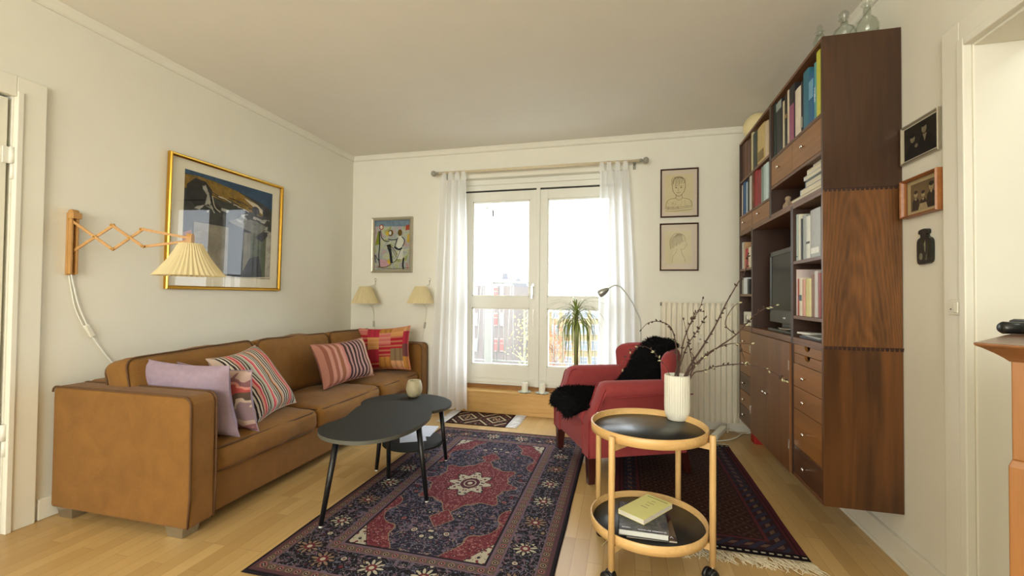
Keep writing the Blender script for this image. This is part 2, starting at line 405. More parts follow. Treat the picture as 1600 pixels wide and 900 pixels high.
# ------------------------------------------------------------------ outside: balcony and city
BAL = plain('balcony_paint', (148, 148, 144), .5, var=.02)
YBAL = 5.25
bal = thing('balcony', (-.6, YBAL, .1), 'white steel balcony with slanted rod railing outside the glass doors', 'balcony')
MB().box(-2.6, 1.2, 4.31, YBAL+.1, -.05, .12).build('floor_slab', BAL, bal)
zr = at(800, 441.5, 'y', YBAL).z; zb = at(790, 564, 'y', YBAL).z
MB().tube([(-2.6, YBAL, zr), (1.2, YBAL, zr)], .014).build('top_rail', BAL, bal)
MB().tube([(-2.6, YBAL, zb), (1.2, YBAL, zb)], .009).build('bottom_rail', BAL, bal)
for k in range(-4, 22):
    u = 40*k; 
    for a, b in ((749.7, 744.8), (755.5, 755.5), (771, 771.7), (780.8, 776), (786.3, 787.6), (796, 791.2), (801.6, 801.6)):
        if k not in (-1, 0, 1, 2, 3, -2): continue
        xa = at(a + (0 if k == 0 else 0), 480, 'y', YBAL).x + .62*k; xb = at(b, 562, 'y', YBAL).x + .62*k
        if not -2.5 < xa < 1.1: continue
        t = (zr - zb)/(at(790, 480, 'y', YBAL).z - at(790, 562, 'y', YBAL).z)
        MB().tube([(xb, YBAL, zb), (xb+(xa-xb)*t, YBAL, zr)], .0055, 6).build('railing_rod', BAL, bal)
px0, px1 = at(759, 450, 'y', YBAL-.05).x, at(769.5, 450, 'y', YBAL-.05).x
ptop = at(764, 325, 'y', YBAL-.05).z
MB().box(px0, px1, YBAL-.084, YBAL-.02, .12, ptop).build('post', BAL, bal, .004)
mb = MB().bar((px0+.03, YBAL-.05, ptop+.02), (px0-.12, 4.35, ptop+.30), .05, .08).box(-2.6, px1, YBAL-.08, YBAL-.03, ptop-.11, ptop-.03)
mb.build('roof_beam', BAL, bal)
MB().add([(-2.6, YBAL+.1, ptop+.03), (px1, YBAL+.1, ptop+.03), (px1, 4.32, ptop+.33), (-2.6, 4.32, ptop+.33)], [(0, 1, 2, 3)]).build('roof_glass', PANE, bal)
GR = -8.0
GROUND = plain('street_ground', (120, 122, 114), .9, var=.1, nscale=2)
st('ground', MB().box(-90, 90, 8, 140, GR-.5, GR), GROUND)
def building(name, label, px_l, px_r, py_top, Y, depth, wallc, wins, wcol=(190, 190, 188), roofc=(120, 110, 105), roofh=1.2, ww=.7, wh=1.5, chim=()):
    """wins: (pixel x, pixel y of the window middle, pane material)"""
    l, r, t = at(px_l, 440, 'y', Y).x, at(px_r, 440, 'y', Y).x, at((px_l+px_r)/2, py_top, 'y', Y).z
    b = thing(name, ((l+r)/2, Y, GR), label, 'building')
    wm = plain('facade', wallc, .9, var=.05, nscale=1.5)
    MB().box(l, r, Y, Y+depth, GR, t-roofh).build('facade', wm, b)
    rm = plain('roofing', roofc, .8, var=.08)
    MB().add([(l, Y, t-roofh), (r, Y, t-roofh), (r, Y+depth, t-roofh), (l, Y+depth, t-roofh), (l, Y+depth*.35, t), (r, Y+depth*.35, t)], [(0, 1, 5, 4), (2, 3, 4, 5), (0, 4, 3), (1, 2, 5)]).build('roof', rm, b)
    fm = plain('window_paint', wcol, .5)
    for px, py, gm in wins:
        c = at(px, py, 'y', Y); x, z = c.x, c.z
        w = MB().box(x-ww/2, x+ww/2, Y-.08, Y, z-wh/2, z+wh/2).build('window', fm, b)
        mb = MB()
        for q in (-1, 1): mb.box(x+(q*.25-.19)*ww, x+(q*.25+.19)*ww, Y-.1, Y-.08, z-wh*.42, z+wh*.1).box(x+(q*.25-.19)*ww, x+(q*.25+.19)*ww, Y-.1, Y-.08, z+wh*.16, z+wh*.42)
        mb.build('pane', gm, w)
    for px in chim:
        x = at(px, 430, 'y', Y).x; MB().box(x-.25, x+.25, Y+depth*.3, Y+depth*.3+.6, t-.6, t+.5).build('chimney', rm, b)
    return b
RED = plain('red_shutter', (150, 74, 68), .7); GPN = plain('grey_pane', (112, 118, 126), .3)
building('apartment_building', 'grey brown block with red window fields across the street, seen through the left glass door', 700, 799, 432, 45, 9, (102, 94, 90), [(x, y, m) for x, m in ((744, GPN), (775, RED), (784.5, GPN)) for y in (458, 499)]+[(x, 539, m) for x, m in ((744, GPN), (775, RED), (784.5, RED))], (136, 126, 122), (88, 88, 92), 1.0, .42, 1.4, (778, 750))
building('apartment_building', 'pale blue grey block far behind the grey brown block', 802, 850, 443, 62, 10, (124, 132, 142), [(x, y, GPN) for x in (806, 816, 826, 843) for y in (458, 480)], (140, 142, 144), (104, 110, 118), 1.6, .8, 1.4, (812, 822))
building('apartment_building', 'cream yellow apartment block with white windows seen through the right glass door', 852, 1010, 436, 55, 10, (134, 122, 92), [(x, y, GPN) for x in (868, 888, 912, 930, 948, 966, 984) for y in (459, 490, 515, 540, 565)], (160, 158, 150), (120, 106, 86), 1.4, .95, 1.25, (870, 905))
def twig_tree(name, label, cx, Y, base, top, spread, col, leaf, nb=34, seed=1, lr=.05):
    rnd = random.Random(seed); t = thing(name, (cx, Y, base), label, 'tree'); br = MB(); lf = MB()
    br.tube([(cx, Y, base), (cx+.05, Y, (base+top)*.5), (cx, Y, top-.3)], [.14, .08, .02], 6)
    for i in range(nb):
        f = rnd.uniform(.3, .95); z = base+(top-base)*f; a = rnd.uniform(0, 6.28); L = spread*(1.1-f)*rnd.uniform(.6, 1.2)
        p = [Vector((cx, Y, z))]
        for k in range(4): p.append(p[-1]+Vector((math.cos(a)*L/4, math.sin(a)*L/4, L/4*rnd.uniform(.4, 1.1)))); a += rnd.uniform(-.5, .5)
        br.tube(p, [.035, .028, .02, .014, .006], 5)
        for q in range(16):
            c = p[rnd.randint(1, 4)]+Vector((rnd.gauss(0, .3), rnd.gauss(0, .3), rnd.gauss(0, .3))); d = Vector((rnd.gauss(0, 1), rnd.gauss(0, 1), rnd.gauss(0, 1))).normalized()*lr*2; e = Vector((rnd.gauss(0, 1), rnd.gauss(0, 1), rnd.gauss(0, 1))).normalized()*lr
            lf.add([c-d, c+e, c+d, c-e], [(0, 1, 2, 3)])
    br.build('trunk', plain('bark', col, .9), t); lf.build('foliage', plain('leaves', leaf, .8, var=.2), t)
c = at(819, 520, 'y', 16); twig_tree('street_tree', 'spindly tree with yellow buds in the street, right edge of the left glass door', c.x, 16, GR, 1.0, 1.5, (130, 124, 92), (158, 150, 84), 34, 3, .03)
c = at(866, 520, 'y', 22); twig_tree('street_tree', 'rusty orange leaved tree in the street, left edge of the right glass door', c.x, 22, GR, .2, 2.2, (104, 76, 58), (142, 92, 64), 34, 5, .05)
def car(px, py, Y, col, label):
    c = at(px, py, 'y', Y); cx = c.x; g = GR; t = thing('parked_car', (cx, Y, g), label, 'car')
    out = [(-2.1, .35), (-2.1, .8), (-1.5, .92), (-1.0, 1.4), (.6, 1.42), (1.2, .95), (2.0, .82), (2.15, .4), (2.1, .3)]
    MB().add([(cx+x, Y+s, g+z) for s in (-.85, .85) for x, z in out], [tuple(range(9))[::-1], tuple(range(9, 18))]+[(i, (i+1) % 9, 9+(i+1) % 9, 9+i) for i in range(9)]).build('car_body', plain('car_paint', col, .3), t, .05)
    MB().add([(cx+x, Y-.87, g+z) for x, z in [(-1.35, .95), (-.95, 1.33), (.55, 1.34), (1.0, .95)]], [(0, 1, 2, 3)]).build('side_window', BLACK, t)
    for s in (-1.3, 1.35):
        for w in (-.86, .86): MB().tube([(cx+s, Y+w-.08, g+.33), (cx+s, Y+w+.08, g+.33)], .33, 16).build('wheel', BLACK, t)
car(818, 560, 30, (120, 135, 155), 'blue grey parked car in the street below the yellow budded tree')
mb = MB(); rnd = random.Random(4)
c = at(862, 566, 'y', 14)
for i in range(700):
    p = Vector((c.x+rnd.uniform(-1.2, 1.6), 13.5+rnd.uniform(-.6, .6), GR+rnd.uniform(0, 4.4)*rnd.uniform(.5, 1))); d = Vector((rnd.gauss(0, 1), rnd.gauss(0, 1), rnd.gauss(0, 1))).normalized()*.14; e = d.orthogonal()*.8
    mb.add([p-d, p+e, p+d, p-e], [(0, 1, 2, 3)])
tag(mb.build('evergreen_shrub', plain('shrub_green', (70, 96, 60), .8, var=.25)), 'dark green shrub below the orange tree behind the right glass door', 'shrub')

# ------------------------------------------------------------------ rugs
def persian():
    m = Mt('persian_carpet', .95, 0, .15); X, Y, Z = m.xyz(); ax, ay = X.abs(), Y.abs(); hw, hl = .60, 1.0
    d = (hw-.0*1 - ax) if False else (ax*-1+hw).min(ay*-1+hl)
    wv = m.noise(m.vec(ax*1, ay*1, 0), 9, 2, out='Color')
    sp = m.node('ShaderNodeSeparateXYZ'); m.link(wv, sp.inputs[0]); wx, wy = N(m.nt, sp.outputs[0]), N(m.nt, sp.outputs[1])
    mx, my = ax+(wx-.5)*.03, ay+(wy-.5)*.03
    v = m.vec(mx, my, 0)
    d1, c1 = m.voro(v, 17); d2, c2 = m.voro(v, 46); d3, c3 = m.voro(m.vec(mx*1.0+3, my, 0), 95)
    vine = (m.noise(m.vec(mx, my, 1), 17, 1)-.5).abs() < .016
    vine2 = (m.noise(m.vec(mx, my, 5), 34, 1)-.5).abs() < .02
    NAVY, INK, REDC, DRED, IVORY, TAN, MAUVE, ROSE, SLATE = (30, 29, 44), (19, 17, 23), (108, 40, 48), (80, 32, 42), (186, 178, 158), (140, 116, 96), (112, 90, 104), (150, 96, 94), (94, 96, 114)
    def floral(base, a=1.0):
        c = m.mix(vine, base, MAUVE); c = m.mix(vine2, c, SLATE)
        leafc = m.mix(c2[0] > .62, m.mix(c2[1] > .5, SLATE, MAUVE), m.mix(c2[2] > .5, DRED, TAN))
        c = m.mix((d2 < .008+.0)*1 if False else (d2 < .30*1)*(c2[1] > .35), c, leafc)
        c = m.mix((d3 < .2)*(c3[0] > .6), c, IVORY)
        fl = m.mix(c1[0] > .5, m.mix(c1[1] > .5, IVORY, ROSE), m.mix(c1[1] > .5, TAN, REDC))
        on = c1[2] > .30
        c = m.mix(on*d1.band(.20, .30), c, INK); c = m.mix(on*(d1 < .22), c, fl); c = m.mix(on*(d1 < .12), c, m.mix(c1[0] > .6, REDC, INK)); c = m.mix(on*(d1 < .05), c, IVORY)
        return c
    # field
    fw, fl_ = .315, .69
    th = Y.atan2(X); r = (X*X+Y*Y*.62).sqrt()
    fieldc = floral(NAVY)
    redf = m.mix((d2 < .3)*(c2[0] > .35), REDC, m.mix(c2[1] > .5, ROSE, DRED)); redf = m.mix((d3 < .26)*(c3[1] > .5), redf, m.mix(c3[0] > .5, IVORY, NAVY)); redf = m.mix(vine2, redf, ROSE)
    ivf = m.mix((d2 < .38), IVORY, m.mix(c2[0] > .5, REDC, NAVY)); ivf = m.mix((d3 < .25)*(c3[0] > .4), ivf, INK)
    R = (th*8).cos()*.030 + (th*16).cos()*.012 + .232
    c = m.mix(r < R+.008, fieldc, TAN); c = m.mix(r < R, c, redf)
    R2 = (th*8).cos()*.022+.105
    c = m.mix(r < R2+.006, c, INK); c = m.mix(r < R2, c, ivf); c = m.mix(r < .055, c, DRED); c = m.mix(r.band(.03, .036), c, IVORY); c = m.mix(r < .014, c, IVORY)
    pen = ax*1.35 + (ay-.415).abs()                     # pendants
    c = m.mix(pen < .092, c, TAN); c = m.mix(pen < .085, c, redf)
    q = (ax*-1+fw)/.185 + (ay*-1+fl_)/.30; wob = (ay*38).sin()*.10+(ax*44).sin()*.10   # corner pieces
    c = m.mix(q < (wob+1.04), c, TAN); c = m.mix(q < (wob+1), c, redf); c = m.mix(q < .42, c, INK); c = m.mix(q < .40, c, ivf)
    sm = ((ax*-1+fw)*(ax*-1+fw)*2.4+(ay-.0)*(ay-.0)*.35*0+((ay-.33).abs()*(ay-.33).abs())*.9).sqrt()   # half palmettes on the long sides
    c = m.mix(sm < .074, c, TAN); c = m.mix(sm < .067, c, redf)
    # borders
    bord = floral(INK)
    k = ay*(ax > -1)
    inb = d
    c = m.mix(inb < .285, c, INK)
    along = m.mix(0, (0, 0, 0), (0, 0, 0))
    hor = ((ay*-1+hl) < (ax*-1+hw)); t = ax*hor + ay*(hor*-1+1)
    def guard(col, a, b, step, base, ring):
        mid = (a+b)/2; w = b-a; u = (t/step); fu = (u-u.floor()-.5)*step; rr = (fu*fu+(d-mid)*(d-mid)).sqrt()
        inn = d.band(a, b); col = m.mix(inn, col, base); al = (u.floor().mod(2)) > .5
        col = m.mix(inn*(rr < w*.42), col, m.mix(al, ring, ROSE)); col = m.mix(inn*(rr < w*.25), col, INK); return m.mix(inn*(rr < w*.10), col, IVORY)
    c = m.mix(d.band(.262, .275), c, MAUVE); c = guard(c, .228, .262, .042, (92, 78, 70), TAN); c = m.mix(d.band(.219, .228), c, MAUVE)
    c = m.mix(d.band(.075, .219), c, bord)
    # large rosettes in the main border
    u = t/.225; fu = (u-u.floor()-.5)*.225; rr = (fu*fu+(d-.147)*(d-.147)).sqrt(); ta = (d-.147).atan2(fu)
    inn = d.band(.08, .215); c = m.mix(inn*(rr < (ta*10).cos()*.010+.050), c, INK)
    c = m.mix(inn*(rr < (ta*10).cos()*.014+.040)*((ta*10).cos() > -.35), c, m.mix(d2 < .33, m.mix(u.floor().mod(2) > .5, IVORY, TAN), INK)); c = m.mix(inn*(rr < .022), c, REDC); c = m.mix(inn*(rr < .011), c, IVORY)
    c = guard(c, .035, .068, .040, (92, 76, 66), TAN); c = m.mix(d.band(.068, .075), c, MAUVE); c = m.mix(d.band(.018, .035), c, (88, 58, 64)); c = m.mix(d < .018, c, (24, 20, 24))
    nz = m.noise(m.coord(), 240, 2); c = m.mix(nz*.35, c, (60, 52, 62)); m.color(c); m.bump(m.noise(m.coord(), 380, 2), .5, .002); return m.m
def rug_mesh(x0, x1, y0, y1, th, n=24, wob=.006):
    mb = MB(); cx, cy = (x0+x1)/2, (y0+y1)/2
    def top(u, v):
        x = x0+(x1-x0)*u; y = y0+(y1-y0)*v; e = min(u, 1-u, v, 1-v)
        return (x + wob*noise.noise(Vector((x*2, y*3, 1)))*(1 if u in (0, 1) else 0), y, .001+th*(1 if e > 0 else .25))
    mb.grid(top, n, n, 0, smooth=False)
    mb.box(x0+.006, x1-.006, y0+.006, y1-.006, 0, th*.9)
    return mb
def finish_rug(mb, name, mat, c, label, parts=False):
    o = bpy.data.objects
    t = thing(name, (c[0], c[1], 0), label, 'rug')
    mb.build('carpet_pile', mat, t); return t
finish_rug(rug_mesh(-1.455, -.255, 1.435, 3.435, .009), 'persian_rug', persian(), (-.855, 2.435), 'large navy and red floral rug with star medallion under the black coffee tables')
def turk():
    m = Mt('dark_carpet', .95, 0, .12); X, Y, Z = m.xyz(); ax, ay = X.abs(), Y.abs(); hw, hl = .405, .745
    d = (ax*-1+hw).min(ay*-1+hl); s = .085
    a = (X+Y)/s; b = (X-Y)/s; fa, fb = (a-a.floor()-.5).abs(), (b-b.floor()-.5).abs(); q = fa.max(fb)
    c = m.mix(q > .40, (50, 32, 30), (70, 50, 42)); c = m.mix(q < .2, c, (60, 34, 32)); c = m.mix(q < .09, c, (92, 74, 60))
    st_ = ((X*260).sin()*.5+.5)*.4; c = m.mix(st_, c, (30, 18, 20))
    c = m.mix(d < .15, c, (46, 28, 34)); tt = ((ax+ay)*95).sin(); c = m.mix(d.band(.055, .125)*(tt > .2), c, (44, 44, 60)); c = m.mix(d.band(.075, .10)*(tt < -.3), c, (92, 70, 60))
    c = m.mix(d.band(.125, .14), c, (78, 38, 40)); c = m.mix(d < .045, c, (72, 32, 38)); c = m.mix(d.band(.025, .032), c, (40, 16, 24))
    e = ay*-1+hl; c = m.mix(e < .05, c, (20, 14, 18)); dash = ((X*200).sin() > -.2); c = m.mix(e.band(.026, .036)*dash, c, (176, 168, 150))
    m.color(c); m.bump(m.noise(m.coord(), 320, 2), .5, .002); return m.m
t = finish_rug(rug_mesh(-.04, .77, 2.085, 3.575, .008), 'dark_rug', turk(), (.365, 2.83), 'dark maroon and brown rug with cream fringe under the red armchair and round trolley')
FR = plain('fringe_yarn', (214, 202, 172), .9, var=.1)
def fringe(par, x0, x1, y, sgn, L, n, axis='y', seed=1, curl=.03):
    rnd = random.Random(seed); mb = MB()
    for i in range(n):
        x = x0+(x1-x0)*i/(n-1); p = [Vector((x, y, .006))]; dx = rnd.gauss(.25, .35); l = L*rnd.uniform(.6, 1.2)
        for k in range(4): p.append(p[-1]+Vector((dx*l/4, sgn*l/4, 0))); dx += rnd.gauss(0, .35); p[-1].z = .004+.003*rnd.random()
        if axis == 'x': p = [Vector((q.y, q.x, q.z)) for q in p]
        mb.tube(p, [.0022, .002, .002, .0018, .001], 4)
    mb.build('fringe', FR, par)
fringe(t, -.035, .765, 2.09, -1, .085, 230, seed=3); fringe(t, -.035, .765, 3.57, 1, .05, 120, seed=4)
def kilim():
    m = Mt('kilim_weave', .95, 0, .12); X, Y, Z = m.xyz(); ax, ay = X.abs(), Y.abs(); hw, hl = .27, .205
    xx = (X+.27).mod(.27)-.135; q = xx.abs()*1.25+ay; s = .030; u = q/s; k = u.floor(); f = u-k
    c = m.mix(k.mod(2) > .5, (58, 40, 34), (150, 112, 84)); c = m.mix(k.mod(4) > 2.5, c, (176, 160, 132)); c = m.mix((k.mod(4).band(.5, 1.5)), c, (104, 62, 52))
    c = m.mix((q < .06), c, (158, 126, 98)); c = m.mix((q < .035), c, (52, 36, 32)); c = m.mix((q < .018), c, (182, 150, 118))
    teeth = ((X*150).sin() > .3)*(k.mod(4).band(.5, 1.5)); c = m.mix(teeth, c, (46, 32, 28)); c = m.mix((q/s-(q/s).floor()) < .14, c, (38, 26, 24))
    d = (ax*-1+hw).min(ay*-1+hl); c = m.mix(d < .022, c, (48, 26, 24)); m.color(c); m.bump(m.noise(m.coord(), 350, 2), .4, .002); return m.m
t = finish_rug(rug_mesh(-1.485, -.945, 3.555, 3.955, .005, 12, .003), 'small_kilim', kilim(), (-1.215, 3.755), 'small brown and cream diamond kilim mat in front of the wooden door step')
def fringe_pad(par, x0, x1, y0, y1, sgn):
    rnd = random.Random(int(x0*100)); mb = MB(); FW = plain('white_fringe', (222, 222, 224), .9, var=.05)
    for i in range(90):
        y = y0+(y1-y0)*i/89; xs = x1 if sgn < 0 else x0; p = [Vector((xs, y, .004))]
        for k in range(3): p.append(p[-1]+Vector((sgn*(x1-x0)/3*rnd.uniform(.8, 1.1), rnd.gauss(0, .005), 0)))
        mb.tube(p, [.0024, .0026, .0024, .001], 4)
    mb.build('fringe', FW, par)
fringe_pad(t, -1.575, -1.485, 3.56, 3.95, -1); fringe_pad(t, -.945, -.845, 3.56, 3.95, 1)

# ------------------------------------------------------------------ sofa
def suede(name, c, dk, sc_=9):
    m = Mt(name, .85, 0, .25); co = m.coord(); a = m.noise(co, sc_, 4, .6, .6); b = m.noise(co, 90, 3)
    m.color(m.mix(b*.25, m.mix(a, dk, c), tuple(min(255, v*1.12) for v in c))); m.b.inputs['Sheen Weight'].default_value = .08; m.b.inputs['Sheen Roughness'].default_value = .5
    m.bump(m.noise(co, 160, 3), .25, .002); return m.m
SUEDE = suede('tan_suede', (140, 98, 46), (102, 70, 30)); PIPE = plain('suede_piping', (92, 62, 32), .8)
SY0, SY1, SX0, SX1 = 1.54, 3.955, -2.70, -1.845
sofa = thing('sofa', (-2.27, 2.75, 0), 'long tan suede three seat sofa with piped cushions along the left wall', 'sofa')
def piping_loop(fn, n=48, r=.005):
    pts = [fn(i/n) for i in range(n+1)]; return pts
def armb(y0, y1, name):
    r = .045; mb = MB()
    out = []
    for (cx, cz, a0) in ((SX1-r, .638-r, 0), (SX0+r*.6, .638-r*.6, 90)):
        rr = r if a0 == 0 else r*.6
        for k in range(7): a = R_(a0+k*15); out.append((cx+rr*math.cos(a), cz+rr*math.sin(a)))
    out += [(SX0, .052), (SX1-.015, .052), (SX1, .07)]
    n = len(out); yy = [(y0, .0), (y0-.004, .03), (y0-.004, 1)]
    vs = [(x, y, z) for y in (y0, y1) for x, z in out]
    mb.add(vs, [tuple(range(n))[::-1], tuple(range(n, 2*n))]+[(i, (i+1) % n, n+(i+1) % n, n+i) for i in range(n)], 0, False)
    a = mb.build(name, SUEDE, sofa, .012)
    p = MB()
    for y in (y0-.001, y1+.001):
        p.tube([(x, y, z) for x, z in out[:14]][::-1]+[(SX1+.002, y, .40), (SX1+.004, y, .20), (SX1-.006, y, .06)][0:3], .0048, 6)
    p.build('piping', PIPE, a)
# tube point order: start from the front bottom
def arm(y0, y1, name):
    armb(y0, y1, name)
arm(SY0, SY0+.125, 'armrest'); arm(SY1-.125, SY1, 'armrest')
iy0, iy1 = SY0+.125, SY1-.125
MB().box(SX0+.01, -1.885, iy0, iy1, .055, .25).build('base_frame', SUEDE, sofa, .012)
MB().box(SX0, -2.50, iy0, iy1, .25, .645).build('back_frame', SUEDE, sofa, .03)
L3 = [iy0, 2.415, 3.165, iy1]
for i in range(3):
    a, b = L3[i]+.004, L3[i+1]-.004; cy = (a+b)/2
    mb = MB().rbox(((-2.45-1.862)/2, cy, .305), ((2.45-1.862)/2, (b-a)/2-.003, .070), .046, 16, puff=.034, puffx=.014, amp=.018, seed=i+1)
    c = mb.build('seat_cushion', SUEDE, sofa)
    pm = MB()
    for zz in (.360, .250):
        hx, hy, r = (2.45-1.862)/2-.010, (b-a)/2-.012, .05; pts = []
        for (sx, sy, a0) in ((1, -1, -90), (1, 1, 0), (-1, 1, 90), (-1, -1, 180)):
            for k in range(5):
                an = R_(a0+k*22.5); pts.append((-2.156+sx*(hx-r)+r*math.cos(an), cy+sy*(hy-r)+r*math.sin(an), zz))
        pm.tube(pts+[pts[0]], .0045, 6)
    pm.build('piping', PIPE, c)
for i in range(3):
    a, b = (SY0+.08 if i == 0 else L3[i]+.004), (L3[i+1]-.004 if i < 2 else SY1-.16); cy = (a+b)/2
    tilt = Matrix.Rotation(R_(-14), 3, 'Y')
    def wp(P, i=i):
        P.z += -.018*(1-math.cos(P.y*6))*0+.01*math.sin(P.y*4+i*2); return P
    mb = MB().rbox((-2.395, cy, .575), (.082, (b-a)/2, .205), .05, 14, puffx=.03, amp=.012, seed=i+11, M3=tilt, warp=wp, fr=5)
    c = mb.build('back_cushion', SUEDE, sofa); pm = MB()
    for xx in (.070, -.070):
        hy, hz, r = (b-a)/2-.010, .197, .05; pts = []
        for (sy, sz, a0) in ((1, -1, -90), (1, 1, 0), (-1, 1, 90), (-1, -1, 180)):
            for k in range(5):
                an = R_(a0+k*22.5); P = Vector((xx, sy*(hy-r)+r*math.cos(an), sz*(hz-r)+r*math.sin(an))); P = Vector(wp(P)); pts.append(Vector((-2.395, cy, .575))+tilt @ P)
        pm.tube(pts+[pts[0]], .0045, 6)
    pm.build('piping', PIPE, c)
ALU = plain('brushed_aluminium', (176, 174, 166), .35, .9, var=.04)
for x, y in ((-1.95, SY0+.01), (-2.63, SY0+.01), (-1.95, SY1-.10), (-2.63, SY1-.10)):
    mb = MB(); mb.add([(x+a*(1 if z else .8), y+.045+b*(1 if z else .8), z) for z in (0, .055) for a, b in ((-.045, -.045), (.06, -.045), (.06, .045), (-.045, .045))],
                      [(0, 3, 2, 1), (4, 5, 6, 7), (0, 1, 5, 4), (1, 2, 6, 5), (2, 3, 7, 6), (3, 0, 4, 7)])
    mb.build('foot', ALU, sofa, .002)

# ------------------------------------------------------------------ throw pillows
def stripes(name, stops, axis='u', rep=1, warp=0, rough=.9, wscale=3):
    m = Mt(name, rough, 0, .15); U = m.xyz('UV'); t = U[0] if axis == 'u' else U[1]
    if warp: t = t + (m.noise(m.vec(U[0], U[1], 0), wscale, 2)-.5)*warp
    if rep != 1: t = (t*rep); t = t-t.floor()
    c = m.ramp(t, stops, 'CONSTANT'); nz = m.noise(m.coord('UV'), 90, 3); m.color(m.mix(nz*.2, c, (150, 130, 120))); m.bump(m.noise(m.coord('UV'), 200, 2), .4, .002); return m.m
def pillow(name, label, c, w, h, th, X, Yv, mats, pinch=.10, seed=0, group=None, tassel=None, ribbon=None, sag=0):
    """X: direction of its width, Yv: direction of its height"""
    X = Vector(X).normalized(); Yv = Vector(Yv); Yv = (Yv-X*Yv.dot(X)).normalized(); Z = X.cross(Yv); c = Vector(c)
    t = thing(name, c - Vector((0, 0, h*.4)), label, 'cushion', group)
    def side(sg):
        def fn(u, v):
            a, b = 2*u-1, 2*v-1; px = a*w/2*(1-pinch*(1-b*b)); py = b*h/2*(1-pinch*(1-a*a))
            z = th/2*((1-a**4)*(1-b**4))**.55 + .006*noise.noise(Vector((a*2.2+seed, b*2.2, sg)))*(1-a**4)*(1-b**4)*2
            return c + X*px + Yv*(py - sag*(1-b)*(1-a*a)*.5) + Z*z*sg
        return fn
    mb = MB(); mb.grid(side(1), 24, 24, 0); o = mb.build('front_panel', mats[0], t)
    mb = MB(); mb.grid(side(-1), 24, 24, 0); mb.f = [f[::-1] for f in mb.f]; mb.uv = [q[::-1] for q in mb.uv]; mb.build('back_panel', mats[1], t)
    pts = []
    for i in range(97):
        s_ = i/96*4; k = int(s_) % 4; f = s_-int(s_) if i < 96 else 0; k = k if i < 96 else 0
        u, v = ((f, 0), (1, f), (1-f, 1), (0, 1-f))[k]; pts.append(side(0)(u, v))
    MB().tube(pts, .003, 5).build('seam_piping', mats[1], t)
    return t
LIL = plain('lilac_linen', (150, 132, 148), .9, var=.08, nscale=40, bump=.3)
BW = [(0, (196, 176, 160)), (.06, (28, 24, 28)), (.10, (214, 206, 192)), (.14, (28, 24, 28)), (.18, (214, 206, 192)), (.215, (28, 24, 28)), (.25, (206, 150, 130)), (.31, (196, 52, 74)), (.36, (220, 170, 160)), (.41, (30, 26, 30)), (.45, (196, 190, 170)),
      (.50, (34, 30, 34)), (.54, (170, 168, 150)), (.60, (200, 194, 176)), (.66, (214, 60, 84)), (.70, (226, 140, 140)), (.75, (214, 206, 192)), (.79, (26, 24, 28)), (.82, (214, 206, 192)), (.85, (26, 24, 28)), (.88, (214, 206, 192)), (.91, (26, 24, 28)), (.94, (190, 120, 70)), (.97, (220, 180, 150))]
ZIG = stripes('zig_stripes', BW, 'v', 1.7, .10)
pillow('throw_pillow', 'lilac grey cushion lying wide against the near sofa arm', (-2.13, 1.765, .575), .58, .37, .13, (1, -.02, -.02), (-.14, -.20, 1), [LIL, LIL], seed=1, sag=.02)
PK = stripes('pink_print', [(0, (140, 96, 104)), (.12, (196, 170, 160)), (.25, (150, 128, 140)), (.5, (210, 190, 176)), (.6, (96, 80, 70)), (.8, (196, 84, 84)), (.92, (222, 150, 140))], 'v', 1.3, .9)
pillow('throw_pillow', 'crumpled grey, brown and pink patterned cushion between the lilac and the black striped one', (-2.07, 1.875, .555), .46, .34, .11, (1, .05, -.05), (-.05, -.22, 1), [PK, LIL], seed=4)
pillow('throw_pillow', 'square cushion with wavy black, white and coral stripes on the near seat of the sofa', (-2.105, 2.150, .575), .45, .42, .16, (.165, .05, -.235), (-.10, .31, .07), [ZIG, ZIG], seed=2)
VS = [(0, (176, 120, 104)), (.05, (140, 84, 66)), (.10, (190, 134, 116)), (.15, (150, 90, 72)), (.20, (196, 142, 126)), (.25, (146, 92, 62)), (.31, (200, 140, 128)), (.37, (190, 120, 108)), (.41, (44, 24, 30)), (.45, (176, 132, 126)), (.49, (50, 26, 32)), (.53, (186, 146, 140)), (.57, (46, 24, 30)), (.61, (184, 140, 134)), (.65, (44, 22, 30)), (.69, (186, 150, 144)), (.73, (46, 24, 30)), (.77, (190, 150, 140)), (.81, (48, 26, 30)), (.84, (200, 160, 140)), (.88, (216, 190, 160)), (.92, (190, 120, 100)), (.96, (214, 186, 156))]
VST = stripes('brown_pink_stripes', VS, 'u', 1, .02)
pillow('throw_pillow', 'oblong cushion with brown and dusty pink upright stripes on the far half of the sofa', (-2.13, 3.05, .572), .62, .34, .15, (.04, 1, .0), (-.36, .05, .93), [VST, VST], seed=3)
def patch():
    m = Mt('kilim_patchwork', .92, 0, .15); U = m.xyz('UV'); u, v = U[0]*4.2+.2, U[1]*3.4
    v2 = v; iu = u.floor(); off = iu.mod(2)*.35; iv = (v2+off).floor()
    wn = m.node('ShaderNodeTexWhiteNoise'); m.link(m.vec(iu, iv, 3.3), wn.inputs['Vector']); r = N(m.nt, wn.outputs['Value'])
    c = m.ramp(r, [(0, (172, 30, 46)), (.16, (214, 150, 90)), (.30, (206, 112, 108)), (.42, (120, 70, 66)), (.54, (222, 168, 120)), (.66, (186, 44, 66)), (.78, (140, 120, 86)), (.9, (196, 136, 60))], 'CONSTANT')
    fv = U[1]*60; fu = U[0]*60; s_ = m.mix((r > .5), m.mix(((fv*1.0).sin() > .3), c, (226, 190, 140)), m.mix(((fu).sin() > .4), c, (90, 40, 50)))
    m.color(m.mix(.25, m.mix(m.noise(m.coord('UV'), 60, 3)*.5, c, (90, 60, 56)), s_)); m.bump(m.noise(m.coord('UV'), 200, 2), .4, .002); return m.m
